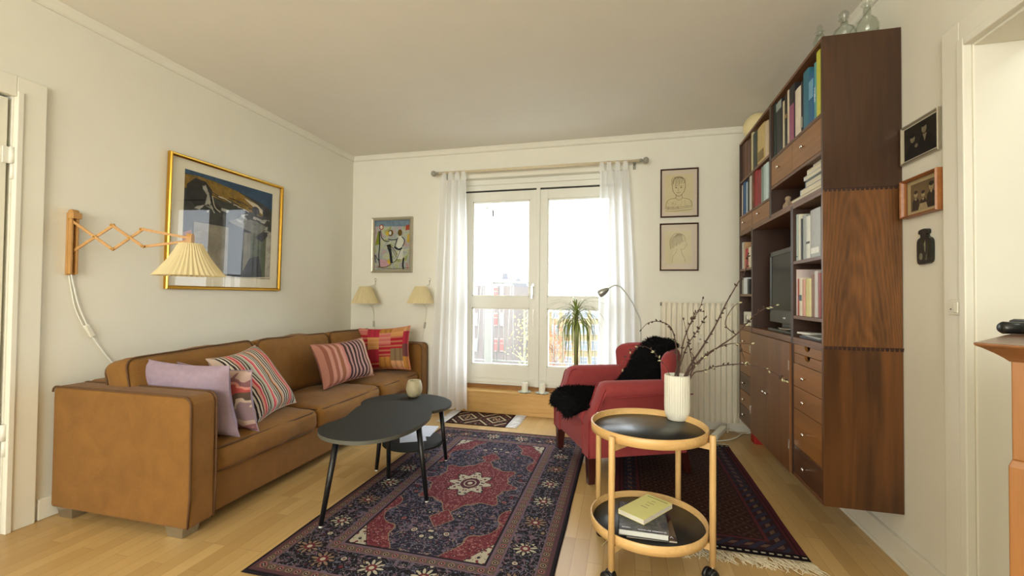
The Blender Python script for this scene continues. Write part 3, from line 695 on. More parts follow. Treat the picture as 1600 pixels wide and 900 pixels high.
PAT = patch(); PKB = plain('pink_wool', (206, 120, 112), .9, bump=.3)
pillow('throw_pillow', 'red, pink and ochre patchwork cushion in the far corner of the sofa', (-2.12, 3.63, .605), .48, .40, .14, (.95, .25, .06), (-.14, .14, 1), [PAT, PKB], seed=6)

# ------------------------------------------------------------------ coffee tables
BTOP = plain('black_laminate', (30, 31, 27), .7, spec=.3, var=.05, nscale=50); BRIM = plain('tabletop_edge', (84, 84, 76), .5); BLEG = plain('black_steel', (20, 20, 22), .4)
OUT = [(-1.464, 1.889), (-1.395, 1.811), (-1.300, 1.768), (-1.195, 1.765), (-1.110, 1.805), (-1.045, 1.890), (-1.012, 2.010), (-1.012, 2.170), (-1.048, 2.318), (-1.120, 2.438), (-1.225, 2.510), (-1.345, 2.535), (-1.446, 2.513), (-1.514, 2.441), (-1.529, 2.337), (-1.500, 2.222), (-1.468, 2.123), (-1.468, 2.045), (-1.482, 1.971)]
def closed(pts, k=4):
    n = len(pts); out = []
    for i in range(n):
        p0, p1, p2, p3 = [Vector((*pts[(i+j) % n], 0)) for j in (-1, 0, 1, 2)]
        for j in range(k):
            t = j/k; q = .5*((2*p1)+(p2-p0)*t+(2*p0-5*p1+4*p2-p3)*t*t+(3*p1-p0-3*p2+p3)*t**3); out.append((q.x, q.y))
    return out
ct = thing('coffee_table', (-1.24, 2.12, 0), 'larger black kidney shaped coffee table on three slanted legs, nearer the camera', 'coffee table')
mb = MB().prism(closed(OUT), .415, .433, 0, True); mb.m = [0, 0]+[1]*(len(mb.m)-2); mb.build('tabletop', [BTOP, BRIM], ct)
def leg(par, base, c, ztop, k=.30):
    b = Vector((*base, .009)); t = b.lerp(Vector((*c, 0)), k); t.z = ztop
    MB().tube([b+(t-b)*.02, t], [.011, .016], 12).build('leg', BLEG, par)
    MB().tube([b, b+(t-b)*.025], [.009, .010], 10).build('foot_cap', WHITE, par)
for p in ((-1.365, 1.79), (-.997, 2.156), (-1.335, 2.353)): leg(ct, p, (-1.22, 2.11), .416, .22)
st2 = thing('coffee_table', (-1.40, 2.69, 0), 'smaller round black coffee table with a lower shelf, behind the kidney shaped one', 'coffee table')
SM = [(-1.40+.30*math.cos(a)*(1+.04*math.cos(2*a+.6)), 2.69+.27*math.sin(a)) for a in [2*math.pi*i/48 for i in range(48)]]
mb = MB().prism(SM, .364, .38, 0, True); mb.m = [0, 0]+[1]*(len(mb.m)-2); mb.build('tabletop', [BTOP, BRIM], st2)
SH = [(-1.335+.20*math.cos(a), 2.67+.20*math.sin(a)) for a in [2*math.pi*i/40 for i in range(40)]]
MB().prism(SH, .13, .142, 0, True).build('shelf', BTOP, st2, .003)
for p in ((-1.475, 2.45), (-1.125, 2.722), (-1.53, 2.89)): leg(st2, p, (-1.38, 2.69), .365, .16)
# beaker-like vase on it
CER = Mt('beige_stoneware', .55); X, Y, Z = CER.xyz(); CER.color(CER.mix(CER.noise(CER.coord(), 30, 3), (188, 178, 146), (166, 154, 122))); CER.bump(((X*600).sin()+(Z*600).sin()), .3, .001)
vp_ = at(647, 620, 'z', .38)
vt = MB().lathe((vp_.x, vp_.y, .3805), [(.028, 0), (.040, .006), (.052, .03), (.057, .055), (.054, .085), (.046, .112), (.042, .118), (.039, .116), (.046, .09), (.048, .05), (.03, .012), (.001, .010)], 32)
tag(vt.build('stoneware_cup', CER.m), 'rounded beige stoneware cup on the smaller black coffee table', 'vase')
PAPER = plain('paper', (226, 230, 240), .8, var=.01)
for i, (px, py, an, lb) in enumerate(((648, 682, .5, 'loose white paper sheet lying lower on the shelf of the smaller coffee table'), (664, 674, .15, 'white printed paper sheet on top, on the shelf of the smaller coffee table'))):
    c = at(px, py, 'z', .145); M3 = Matrix.Rotation(an, 3, 'Z')
    tag(MB().obox((c.x-.02, c.y+.01, .1435+.0016*i), (.17, .24, .0012), M3).build('paper_sheet', PAPER), lb, 'paper', 'paper on the coffee table shelf')

# ------------------------------------------------------------------ tray trolley
BIRCH = woodm('beech', (200, 160, 100), (228, 192, 134), 'z', 30, .38, .35, 3); BIRCHR = woodm('beech_rim', (200, 158, 96), (228, 190, 130), 'x', 30, .38, .35, 8)
LAM = plain('black_tray_laminate', (34, 36, 38), .38, var=.05, spec=.5)
TC = (.107, 1.95)
tr = thing('tray_trolley', (TC[0], TC[1], 0), 'round two tier beech trolley table with black trays on castors', 'trolley')
for z, nm in ((.535, 'top_tray'), (.145, 'lower_tray')):
    mb = MB().lathe((TC[0], TC[1], z), [(.225, 0), (.236, 0), (.237, .02), (.237, .036), (.234, .0385), (.229, .036), (.228, .014), (.225, .012)], 72, 0, cap=False)
    rim = mb.build(nm, BIRCHR, tr)
    MB().lathe((TC[0], TC[1], z), [(.001, .004), (.2285, .004), (.2285, .0125), (.001, .0125)], 72, 0, cap=False).build('tray_inlay', LAM, rim)
angs = (235, 341, 55, 147)
LEGP = [(TC[0]+.252*math.cos(R_(a)), TC[1]+.252*math.sin(R_(a))) for a in angs]
for i, (x, y) in enumerate(LEGP):
    lg = MB().tube([(x, y, .055), (x, y, .556), (x, y, .562)], [.0125, .0125, .010], 14).build('leg', BIRCH, tr)
    MB().tube([(x, y, .04), (x, y, .056)], .006, 8).build('castor_pin', STEEL, lg)
    wv = Vector((math.cos(1+i*1.3), math.sin(1+i*1.3), 0)); off = Vector((-wv.y, wv.x, 0))*.012
    mb = MB()
    for s in (-1, 1): mb.tube([Vector((x, y, .0245))+off+wv*.010*s, Vector((x, y, .0245))+off+wv*.021*s], .024, 18)
    mb.tube([Vector((x, y, .030))+off*.6-wv*.012, Vector((x, y, .030))+off*.6+wv*.012], .019, 12)
    mb.build('castor', BLACK, lg)
for z in (.520, .130):
    for a, b in ((0, 2), (1, 3)):
        zz = z-(.0 if a == 0 else .001); p, q = LEGP[a], LEGP[b]
        MB().bar((*p, zz), (*q, zz), .016, .026).build('cross_rail', BIRCH, tr)

# books on the lower tray
def flatbook(name, label, cx, cy, z, w, l, th, rz, cover, page=(226, 220, 204), soft=False, extras=None):
    M3 = Matrix.Rotation(rz, 3, 'Z'); c = Vector((cx, cy, z)); t = thing(name, c, label, 'book'); ct_ = .0012 if soft else .0025
    def bx(x0, x1, y0, y1, z0, z1, m, nm):
        return MB().obox(c+M3 @ Vector(((x0+x1)/2, (y0+y1)/2, (z0+z1)/2)), (x1-x0, y1-y0, z1-z0), M3).build(nm, m, t)
    mb = MB()
    for z0, z1 in ((0, ct_), (th-ct_, th)): mb.obox(c+M3 @ Vector((0, 0, (z0+z1)/2)), (w, l, z1-z0), M3)
    mb.obox(c+M3 @ Vector((-w/2+ct_/2, 0, th/2)), (ct_, l, th), M3)
    mb.build('cover', cover, t); i = .001 if soft else .004
    bx(-w/2+ct_, w/2-i, -l/2+i, l/2-i, ct_, th-ct_, plain('pages', page, .9, var=.04, nscale=60), 'page_block')
    t['_top'] = 0; del t['_top']
    return t, c, M3
LZ = .1578
def orient(p1, p2): return math.atan2(p2.y-p1.y, p2.x-p1.x)
a, b = at(1064, 845, 'z', LZ+.004), at(976, 839, 'z', LZ+.004)
rz1 = orient(b, a)
cover3 = Mt('art_magazine_cover', .4); X, Y, Z = cover3.xyz(); cover3.color(cover3.mix(cover3.noise(cover3.coord(), 16, 3) > .52, (58, 30, 28), (104, 84, 60)))
mid = (a+b)/2; v = Vector((-math.sin(rz1), math.cos(rz1), 0))
t, c, M3 = flatbook('large_thin_book', 'thin dark red book at the bottom of the pile on the lower trolley tray', mid.x+v.x*.125+.008, mid.y+v.y*.125, LZ, .19, .26, .008, rz1-.10, cover3.m, soft=True)
text_mesh('VA', .022, Matrix.Translation(c+M3 @ Vector((.07, -.105, .0082))) @ M3.to_4x4(), PAPER, t)
a, b = at(1046, 836, 'z', LZ+.035), at(966, 825, 'z', LZ+.035); rz2 = orient(b, a); mid = (a+b)/2; v = Vector((-math.sin(rz2), math.cos(rz2), 0)); W2 = (a-b).length
cover2 = Mt('sea_cover', .3); X, Y, Z = cover2.xyz(); cover2.color(cover2.ramp(cover2.noise(cover2.coord(), 14, 5, .6, 1.5), [(.3, (22, 26, 30)), (.5, (62, 66, 70)), (.68, (112, 110, 104)), (.8, (160, 140, 110))]))
t, c, M3 = flatbook('thick_hardback', 'thick dark grey hardback with white author name under the yellow book on the trolley', mid.x+v.x*.115, mid.y+v.y*.115, LZ+.0095, W2, .235, .026, rz2, cover2.m, (220, 222, 214))
text_mesh('NICOLAS OSBORNE', .0125, Matrix.Translation(c+M3 @ Vector((W2*.17, -.105, .0262))) @ M3.to_4x4(), PAPER, t, sx=.95)
text_mesh('BOGEN', .010, Matrix.Translation(c+M3 @ Vector((-W2*.34, -.100, .0262))) @ M3.to_4x4(), PAPER, t)
a, b = at(1006, 812, 'z', LZ+.058), at(966, 794, 'z', LZ+.058); rz3 = orient(b, a); mid = (a+b)/2; v = Vector((-math.sin(rz3), math.cos(rz3), 0)); W3 = (a-b).length
e2 = at(1038, 782, 'z', LZ+.058); L_ = (e2-a).length
t, c, M3 = flatbook('yellow_paperback', 'small pale yellow paperback on top of the pile on the lower trolley tray', mid.x+v.x*L_/2, mid.y+v.y*L_/2, LZ+.0365, W3, L_, .020, rz3, plain('yellow_cover', (226, 220, 134), .5, var=.02), soft=True)
mb = MB(); DK = plain('print_ink', (90, 92, 66), .7)
for i in range(4): mb.obox(c+M3 @ Vector((0.0, L_*.28-i*L_*.11, .0203)), (W3*(.16+.1*(i % 2)), .0018, .0004), M3)
mb.obox(c+M3 @ Vector((0, L_*.42, .0203)), (W3*.8, .0035, .0004), M3)
mb.build('cover_print', DK, t)

# white fluted vase with branches
vb = at(1060, 660, 'z', .548); VX, VY = vb.x, vb.y+.052
PORC = plain('white_porcelain', (226, 224, 208), .35, var=.01)
prof = [(.001, .0), (.040, 0), (.042, .002), (.043, .006), (.050, .018), (.0535, .035), (.0545, .06), (.0545, .195), (.0535, .202), (.050, .202), (.049, .19), (.047, .06), (.03, .02), (.001, .018)]
def flute(a, z): return 1 + (.055*abs(math.sin(a*16)) - .04)*(1 if .03 < z < .199 else 0)
pv = thing('fluted_vase', (VX, VY, .548), 'white ribbed cylinder vase holding bare branches on the trolley', 'vase')
MB().lathe((VX, VY, .548), prof, 192, 0, flute, cap=False).build('vase_body', PORC, pv)
BARK = plain('branch_bark', (74, 54, 44), .8, var=.2, nscale=60); BUD = plain('dark_bud', (60, 44, 34), .7); BLS = plain('pale_blossom', (186, 184, 146), .7)
def branch(label, pts, r0, yfar, buds=18, pale=0, forks=(), seed=0):
    rnd = random.Random(seed); n = len(pts); root = Vector((VX+rnd.uniform(-.02, .02), VY+rnd.uniform(-.02, .02), .575))
    r0 *= 1.3; P = []
    L = [math.hypot(pts[i][0]-pts[0][0], pts[i][1]-pts[0][1]) for i in range(n)]
    for i, (x, y) in enumerate(pts):
        P.append(at(x, y, 'y', VY+(yfar)*(L[i]/max(L))))
    t = thing('branch', root, label, 'branch', None)
    path = smooth_path([root]+P, 5); k = len(path)
    mb = MB().tube(path, [r0*(1-.72*i/k) for i in range(k)], 6)
    bd = MB(); allp = list(path[6:])
    for f in forks:
        i0 = f[0]; q = [P[i0]]+[at(x, y, 'y', P[i0].y+.02) for x, y in f[1:]]; fp = smooth_path(q, 4); mb.tube(fp, [r0*.5*(1-.6*i/len(fp)) for i in range(len(fp))], 5); allp += fp
    r0 *= 1
    for i in range(buds):
        j = rnd.randrange(1, len(allp)-1); d = (allp[j]-allp[j-1]).normalized(); o = d.orthogonal().normalized(); o.rotate(Matrix.Rotation(rnd.uniform(0, 6.28), 3, d)) if False else None
        o = (Matrix.Rotation(rnd.uniform(0, 6.28), 3, d) @ o); tip = allp[j]+o*.012+d*.010; w = .0040
        bd.tube([allp[j], allp[j].lerp(tip, .5), tip], [.0015, w, .0006], 6, 1 if rnd.random() < pale else 0)
    for p in [path[-1]]: bd.tube([p-(path[-1]-path[-2])*.2, p+(path[-1]-path[-2]).normalized()*.006, p+(path[-1]-path[-2]).normalized()*.012], [.0015, .004, .001], 6, 1 if pale else 0)
    b0 = len(mb.v); mb.v += bd.v; mb.f += [[k+b0 for k in f] for f in bd.f]; mb.m += [q+1 for q in bd.m]; mb.s += bd.s; mb.uv += bd.uv
    mb.build('budded_stem', [BARK, BUD, BLS], t); return t
branch('upright budded branch, leftmost of the straight ones in the vase', [(1055, 587), (1063, 563), (1068, 533), (1080, 503), (1092, 485), (1098, 467)], .0034, .06, 26, 0, [(3, (1087, 489), (1100, 486))], 1)
branch('short budded branch just right of the leftmost upright one in the vase', [(1060, 587), (1066, 562), (1075, 538), (1088, 519), (1102, 497)], .0030, -.03, 20, 0, [], 2)
branch('longest straight branch reaching up past the edge of the wall unit', [(1070, 587), (1097, 543), (1117, 510), (1133, 477), (1150, 447), (1165, 422), (1169, 398)], .0040, .12, 26, 0, [], 3)
branch('thick forked branch rising in front of the television with pale buds at its tip', [(1073, 587), (1095, 562), (1123, 542), (1150, 523), (1173, 499), (1193, 483), (1213, 477)], .0040, .06, 20, .25, [(3, (1133, 507), (1143, 483), (1157, 471))], 4)
branch('low branch spreading flat to the right across the wall unit doors', [(1080, 588), (1100, 579), (1123, 572), (1157, 569), (1187, 573), (1210, 583), (1228, 595)], .0030, -.05, 22, .4, [], 5)
branch('branch bending level to the right below the forked one', [(1078, 587), (1092, 566), (1110, 549), (1137, 538), (1157, 537), (1174, 537)], .0032, .02, 16, .5, [(4, (1160, 552), (1166, 568))], 6)
branch('arched dark branch curving over to the left of the vase', [(1058, 587), (1058, 553), (1052, 520), (1043, 507), (1027, 502), (1012, 505), (1002, 515)], .0030, .10, 18, 0, [], 7)
branch('thin drooping branch with small pale buds hanging left over the armchair', [(1045, 583), (1030, 560), (1017, 546), (1003, 541), (987, 547), (977, 560), (973, 577)], .0015, .12, 18, .25, [], 8)
branch('short crossing twig low in the middle of the vase', [(1075, 586), (1082, 570), (1078, 548), (1073, 520), (1068, 500)], .0026, .0, 12, 0, [(2, (1086, 560), (1092, 570))], 9)

# ------------------------------------------------------------------ armchair
RW = suede('red_wool', (156, 66, 66), (136, 52, 54), 14); RPIPE = plain('red_piping', (140, 42, 46), .8)
MAHO = woodm('dark_leg_wood', (40, 16, 14), (70, 28, 22), 'z', 20, .3)
ARZ = R_(115.3); AO = Vector((-.3025, 2.913, 0))
TA = Matrix.Translation(AO) @ Matrix.Rotation(ARZ, 4, 'Z')
ac = thing('armchair', AO, 'red wool upholstered armchair with low rounded back and dark legs', 'armchair', rz=ARZ)
W = .345
MB(TA).rbox((0, -.295, .262), (W-.02, .318, .105), .02, 8).build('seat_base', RW, ac)
MB(TA).rbox((0, -.25, .378), (.235, .285, .05), .035, 12, puff=.022, amp=.004, seed=2).build('seat_cushion', RW, ac)
sp_ = MB(TA).tube([(-.228, .038, .415), (.228, .038, .415)], .0045, 6); sp_.build('front_piping', RPIPE, ac)
arm_out = [(-.60, .158), (.022, .158), (.030, .20), (.026, .36), (-.005, .47), (-.045, .545), (-.075, .580), (-.12, .592), (-.35, .598), (-.60, .605)]
for s in (-1, 1):
    mb = MB(TA); n = len(arm_out); secs = []
    # section across the arm: inner wall, rolled top, outer wall
    ks = [(.235, 0), (.238, .55), (.232, .86), (.238, .955), (.262, 1.0), (.30, 1.015), (.335, .995), (.362, .94), (.366, .88), (.352, .82), (.345, .55), (.335, 0)]
    ys = [(.030, .34), (.034, .365), (.020, .40), (-.004, .44), (-.024, .48), (-.038, .52), (-.050, .56), (-.064, .584), (-.10, .594), (-.3, .594), (-.5, .592), (-.60, .59)]
    vs = []; m_ = len(ks)
    for y, zt in ys:
        for x, f in ks:
            fl = min(1, max(0, (zt-.40)/.16)); xx = x if x < .30 or f < .6 else .335+(x-.335)*fl
            vs.append((s*xx, y, .158+(zt-.158)*f))
    fs = [(j*m_+i, j*m_+(i+1) % m_, (j+1)*m_+(i+1) % m_, (j+1)*m_+i) for j in range(len(ys)-1) for i in range(m_)]
    fs += [tuple(range(m_))[::-1], tuple(range((len(ys)-1)*m_, len(ys)*m_))]
    if s < 0: fs = [f[::-1] for f in fs]
    mb.add(vs, fs, 0, True); a = mb.build('armrest', RW, ac)
    e = a.modifiers.new('edge', 'EDGE_SPLIT'); e.split_angle = R_(50)
    p = MB(TA)
    for xx in (.240, .338):
        p.tube(smooth_path([(s*(xx+(.018*min(1, max(0, (zt-.40)/.16)) if xx > .3 else 0)), y+.002, zt-(.004 if xx > .3 else .01)) for y, zt in ys[:9]], 3) if xx < .3 else smooth_path([(s*.343, .034, .165), (s*.343, .034, .37)]+[(s*(.343+.02*min(1, max(0, (zt-.40)/.16))), y+.003, zt-.02) for y, zt in ys[2:8]], 3), .0042, 6)
    p.tube([(s*.367, -.10, .515), (s*.369, -.62, .52)], .0035, 6)
    p.build('piping', RPIPE, a)
def bwarp(P):
    t = (P.z+.29)/.58; P.y += -.05*t + 1.15*max(0, abs(P.x)-.12)**1.3*(.35+.65*max(0, t))
    P.z += -.6*max(0, abs(P.x)-.24)**2*max(0, t)*3 + .012*math.cos(P.x*9)*max(0, t)
    return P
MB(TA).rbox((0, -.575, .48), (.345, .062, .295), .060, 20, puffx=0, warp=bwarp).build('backrest', RW, ac)
pts = []
for k in range(33):
    a = -1+2*k/32; P = bwarp(Vector((a*.30, .045, .278-(.06*abs(a)**8)))); pts.append((P.x, -.575+P.y+.002, .48+P.z))
MB(TA).tube(pts, .0045, 6).build('back_piping', RPIPE, ac)
for x, y, dx, dy in ((-.30, .0, 0, .004), (.30, .0, 0, .004), (-.27, -.60, 0, -.05), (.27, -.60, 0, -.05)):
    mb = MB(TA); g = .0 if dy > 0 else .0095
    mb.add([(x+dx*(z == 0)+a*w, y+dy*(z == 0)+b*w, z+(g if z == 0 else 0)) for z, w in ((0, .019), (.165, .030)) for a, b in ((-1, -1), (1, -1), (1, 1), (-1, 1))],
           [(0, 3, 2, 1), (4, 5, 6, 7), (0, 1, 5, 4), (1, 2, 6, 5), (2, 3, 7, 6), (3, 0, 4, 7)])
    mb.build('leg', MAHO, ac, .003)
# sheepskin
FUR = Mt('black_fur', .8, 0, .15); FUR.color((10, 9, 10)); FUR = FUR.m
PATH = [(-.60, .80), (-.545, .80), (-.50, .70), (-.475, .58), (-.42, .50), (-.34, .455), (-.18, .455), (-.04, .452), (.030, .440), (.062, .405), (.068, .36)]
HW = [.12, .15, .20, .22, .22, .225, .235, .245, .25, .235, .16]; HC = [-.09, -.085, -.04, .0, .01, .01, .0, .005, .01, .03, .09]
def fur_pt(u, v):
    q = v*(len(PATH)-1); i = min(int(q), len(PATH)-2); f = q-i
    y = PATH[i][0]*(1-f)+PATH[i+1][0]*f; z = PATH[i][1]*(1-f)+PATH[i+1][1]*f; h = HW[i]*(1-f)+HW[i+1]*f; cx = HC[i]*(1-f)+HC[i+1]*f
    a = 2*u-1; h *= 1+.10*noise.noise(Vector((v*6, 1 if a > 0 else 5, 0)))
    return Vector((cx+a*h, y, z+.012*noise.noise(Vector((a*3, v*8, 2)))-.02*abs(a)**4))
base = MB(TA).grid(lambda u, v: fur_pt(u, v)+Vector((0, .004, .006)), 20, 40); base.grid(lambda u, v: fur_pt(1-u, v)+Vector((0, -.004, -.004)), 20, 40)
rnd = random.Random(11)
for k in range(16000):
    u, v = rnd.random(), rnd.random(); u = min(1, max(0, u)); p = fur_pt(u, v); e = .01
    du = fur_pt(min(1, u+e), v)-fur_pt(max(0, u-e), v); dv = fur_pt(u, min(1, v+e))-fur_pt(u, max(0, v-e)); n = du.cross(dv)
    if n.length < 1e-9: continue
    n.normalize(); n = n if n.z > -.2 and (n.y > -.1 or n.z > 0) else -n
    out = Vector(((2*u-1)*.8 if abs(2*u-1) > .8 else 0, 0, 0)); dr = (n*.9+out+dv.normalized()*(.5 if v > .1 else -.5)+Vector((rnd.gauss(0, .45), rnd.gauss(0, .45), rnd.gauss(0, .3)))).normalized()
    L = rnd.uniform(.026, .050); s = dr.orthogonal().normalized()*.0028; mid = p+dr*L*.55+n*.003; tip = p+dr*L+Vector((0, 0, -.008))
    base.add([p-s, p+s, mid+s*.8, mid-s*.8, tip], [(0, 1, 2, 3), (3, 2, 4)])
tag(base.build('sheepskin_throw', FUR), 'long haired black sheepskin draped over the back and seat of the red armchair', 'sheepskin')

# ------------------------------------------------------------------ radiator
RADP = plain('radiator_enamel', (226, 220, 200), .4, var=.01)
RY = 3.905; rx0, rx1 = at(1034, 560, 'y', RY).x, .96; rz0, rz1 = at(1060, 655, 'y', RY).z, at(1060, 473, 'y', RY).z
rad = thing('radiator', ((rx0+rx1)/2, RY, rz0), 'tall white ribbed panel radiator on the back wall behind the armchair', 'radiator')
nr = 15; mb = MB(); pw = (rx1-rx0)/nr
def radf(u, v):
    x = rx0+(rx1-rx0)*u; ph = (u*nr) % 1; d = .020*(1-abs(math.cos(math.pi*ph))**3)
    e = min(v, 1-v)/.06; d *= min(1, e)
    return (x, RY-d, rz0+(rz1-rz0)*v)
mb.grid(radf, nr*10, 24); mb.box(rx0, rx1, RY, RY+.012, rz0, rz1).box(rx0, rx1, RY+.045, RY+.055, rz0, rz1)
mb.build('radiator_panel', RADP, rad)
MB().box(rx0-.002, rx1+.002, RY-.002, RY+.058, rz1, rz1+.006).box(rx0-.003, rx0, RY-.004, RY+.058, rz0, rz1).box(rx0, rx1, RY-.003, RY+.05, rz0-.006, rz0).build('radiator_casing', RADP, rad)
for x in (rx0+.05, rx1-.12): MB().tube([(x, RY+.03, rz0-.005), (x, RY+.03, .0)], .009).build('supply_pipe', RADP, rad)
q = at(1033, 475, 'y', RY); MB().box(rx0-.012, rx0-.001, RY+.0, RY+.03, q.z-.015, q.z+.015).build('air_valve', BLACK, rad, label='small black air valve')
q = at(1094, 530, 'y', RY-.014); MB().box(q.x-.008, q.x+.008, RY-.022, RY-.010, q.z-.003, q.z+.003).build('meter_mark', BLACK, rad); 
mq = at(1094, 530, 'y', RY-.01); MB().box(mq.x-.018, mq.x+.018, RY-.018, RY-.005, mq.z-.03, mq.z+.04).build('heat_meter', RADP, rad, .003)

# ------------------------------------------------------------------ curtains
SHEER = fabric_sheer('sheer_cotton', (250, 250, 250))
RODY = 3.90; zrod = at(840, 261, 'y', RODY).z
rxa, rxb = at(684, 270, 'y', RODY).x, at(1001, 251, 'y', RODY).x
rod = thing('curtain_rod', ((rxa+rxb)/2, RODY, zrod), 'pale wooden curtain rod with grey ball finials above the balcony door', 'curtain rod')
MB().tube([(rxa, RODY, zrod), (rxb, RODY, zrod)], .0115, 14).build('pole', plain('limed_pole', (214, 200, 168), .5), rod)
GF = plain('grey_finial', (150, 148, 134), .5, var=.08)
for x, s in ((rxa, -1), (rxb, 1)):
    MB().lathe((0, 0, 0), [(.001, 0), (.014, .0), (.014, .02), (.009, .024), (.009, .03), (.018, .034), (.026, .046), (.028, .058), (.024, .07), (.012, .08), (.001, .082)], 20, 0, cap=False).T
    m2 = MB(Matrix.Translation((x, RODY, zrod)) @ Matrix.Rotation(R_(90*s), 4, 'Y')); m2.lathe((0, 0, 0), [(.001, -.01), (.014, -.01), (.014, .012), (.009, .014), (.009, .022), (.020, .026), (.027, .036), (.028, .046), (.024, .058), (.012, .066), (.001, .068)], 20, cap=False)
    m2.build('finial', GF, rod)
    MB().tube([(x-s*.05, RODY, zrod), (x-s*.05, YB, zrod-.01)], .007, 8).box(x-s*.05-.012, x-s*.05+.012, YB-.008, YB, zrod-.05, zrod+.03).build('bracket', GF, rod)
def curtain(name, label, xt0, xt1, xb0, xb1, z1, z0, folds, seed, tabs, amp=.022):
    rnd = random.Random(seed); ph = [rnd.uniform(0, 6.28) for _ in range(5)]
    t = thing(name, ((xb0+xb1)/2, RODY, z0), label, 'curtain')
    def fn(u, v):
        z = z0+(z1-z0)*v; k = v**1.5
        wv = u + .02*math.sin(9*u+ph[0]+v*2)
        xa, xb = xb0+(xt0-xb0)*k, xb1+(xt1-xb1)*k
        y = RODY + amp*(1.25-.55*v)*(math.sin(2*math.pi*folds*wv+ph[1]) + .30*math.sin(2*math.pi*folds*1.7*wv+ph[2]+v*1.5)) - .012*(1-v)
        x = xa+(xb-xa)*u + .008*math.cos(2*math.pi*folds*wv+ph[1]) + .01*math.sin(v*5+ph[3])*(1-v)
        z += .004*math.sin(u*30)*(1-v)
        return (x, min(y, YB-.045) if not (OX0 < x < OX1) else y, z)
    MB().grid(fn, 150, 50).build('curtain_cloth', SHEER, t)
    for k in range(tabs):
        u = (k+.4)/tabs; c = Vector(fn(u, 1)); w = .022
        def tf(a, b, c=c):
            an = b*2*math.pi; zc = zrod; 
            pts = [(RODY-.014, c.z), (RODY-.014, zrod), (RODY, zrod+.0135), (RODY+.014, zrod), (RODY+.014, c.z)]
            i = min(int(b*4), 3); f = b*4-i; y = pts[i][0]*(1-f)+pts[i+1][0]*f; z = pts[i][1]*(1-f)+pts[i+1][1]*f
            return (c.x+(a-.5)*w*2*(.8+.2*math.cos(b*6.28)), y, z)
        MB().grid(tf, 2, 12).build('tab_loop', SHEER, t)
    return t
X_ = lambda px, py=300: at(px, py, 'y', RODY).x
curtain('sheer_curtain', 'left white sheer tab top curtain beside the far end of the sofa', X_(689), X_(729), X_(676, 630), X_(733, 630), zrod-.075, .035, 4.2, 3, 4)
curtain('sheer_curtain', 'right white sheer tab top curtain behind the floor lamp and armchair', X_(936), X_(984), X_(932, 560), X_(998, 560), zrod-.075, .035, 4.6, 8, 4)

# ------------------------------------------------------------------ floor lamp, plant, candles
FLY = 3.62; GREYM = plain('satin_grey_metal', (176, 178, 172), .35, .6, var=.02)
fl = thing('floor_lamp', (at(1001, 540, 'y', FLY).x, FLY, 0), 'slim grey gooseneck reading lamp standing behind the red armchair', 'floor lamp')
fx = at(1001, 540, 'y', FLY).x
pts = [(fx, FLY, .02), (fx, FLY, .5), (fx, FLY, .74)]+[tuple(at(x, y, 'y', FLY)) for x, y in ((1001, 520), (1000, 500), (995, 488), (988, 473), (978, 458), (969, 448), (960, 446), (952, 450), (947, 453))]
MB().tube(smooth_path(pts, 5), .0055, 10).build('stem', GREYM, fl)
MB().lathe((fx, FLY, 0), [(.001, 0), (.11, 0), (.11, .008), (.10, .014), (.02, .02), (.008, .03)], 36).build('base', GREYM, fl)
h0, h1 = at(951, 451, 'y', FLY), at(937, 459, 'y', FLY); d = (h1-h0)
MB().tube([h0, h0.lerp(h1, .25), h0.lerp(h1, .6), h0.lerp(h1, 1.0), h0.lerp(h1, 1.12)], [.010, .022, .031, .033, .026], 18).build('lamp_head', GREYM, fl)
PY_ = 3.70; pxx = at(900, 560, 'y', PY_).x
plt = thing('potted_plant', (pxx, PY_, 0), 'spiky long leaved green pot plant in front of the right glass door', 'plant')
POT = plain('clay_pot', (168, 110, 78), .8, var=.05)
MB().lathe((pxx, PY_, 0), [(.001, .0), (.085, 0), (.115, .26), (.122, .26), (.124, .30), (.112, .30), (.108, .27), (.001, .27)], 32, cap=False).build('pot', POT, plt)
MB().lathe((pxx, PY_, .255), [(.001, .012), (.106, .012)], 24, cap=False).build('soil', plain('soil', (50, 36, 26), .95, bump=.6), plt)
ztop = at(900, 488, 'y', PY_).z
MB().tube([(pxx+.004, PY_, .26), (pxx+.002, PY_, .5), (pxx-.002, PY_, ztop-.08), (pxx, PY_, ztop)], [.020, .018, .015, .014], 10).build('trunk', plain('cane', (104, 96, 62), .8, var=.25, nscale=60), plt)
LG = Mt('leaf_green', .45); Xc, Yc, Zc = LG.xyz('UV'); LG.color(LG.mix(LG.noise(LG.coord(), 12, 2), (92, 118, 50), (150, 160, 80))); 
rnd = random.Random(5); mb = MB(); mb2 = MB()
for i in range(92):
    f = i/92; a = i*2.4; up = 1.25-1.0*f+rnd.uniform(-.12, .12); L = rnd.uniform(.20, .34)*(.75+.5*f); z = ztop-.01-.09*f; p = Vector((pxx, PY_, z)); th = up; pts = []
    nseg = 12
    for k in range(nseg+1):
        pts.append(p.copy()); p = p+Vector((math.cos(a)*math.cos(th), math.sin(a)*math.cos(th)*.75, math.sin(th)))*(L*1.25/nseg); th -= (.12+.26*f)*rnd.uniform(.8, 1.3)*(1.0 if th > -1.35 else 0)
    side = Vector((-math.sin(a), math.cos(a), 0)); tgt = mb if rnd.random() < .8 else mb2
    wd_ = [.0052*(1-(k/nseg)**3)+.0004 for k in range(nseg+1)]
    vs = [];
    for k, q in enumerate(pts): vs += [q-side*wd_[k], q+Vector((0, 0, -.0015)), q+side*wd_[k]]
    tgt.add(vs, [(3*k, 3*k+1, 3*k+4, 3*k+3) for k in range(nseg)]+[(3*k+1, 3*k+2, 3*k+5, 3*k+4) for k in range(nseg)], 0, True)
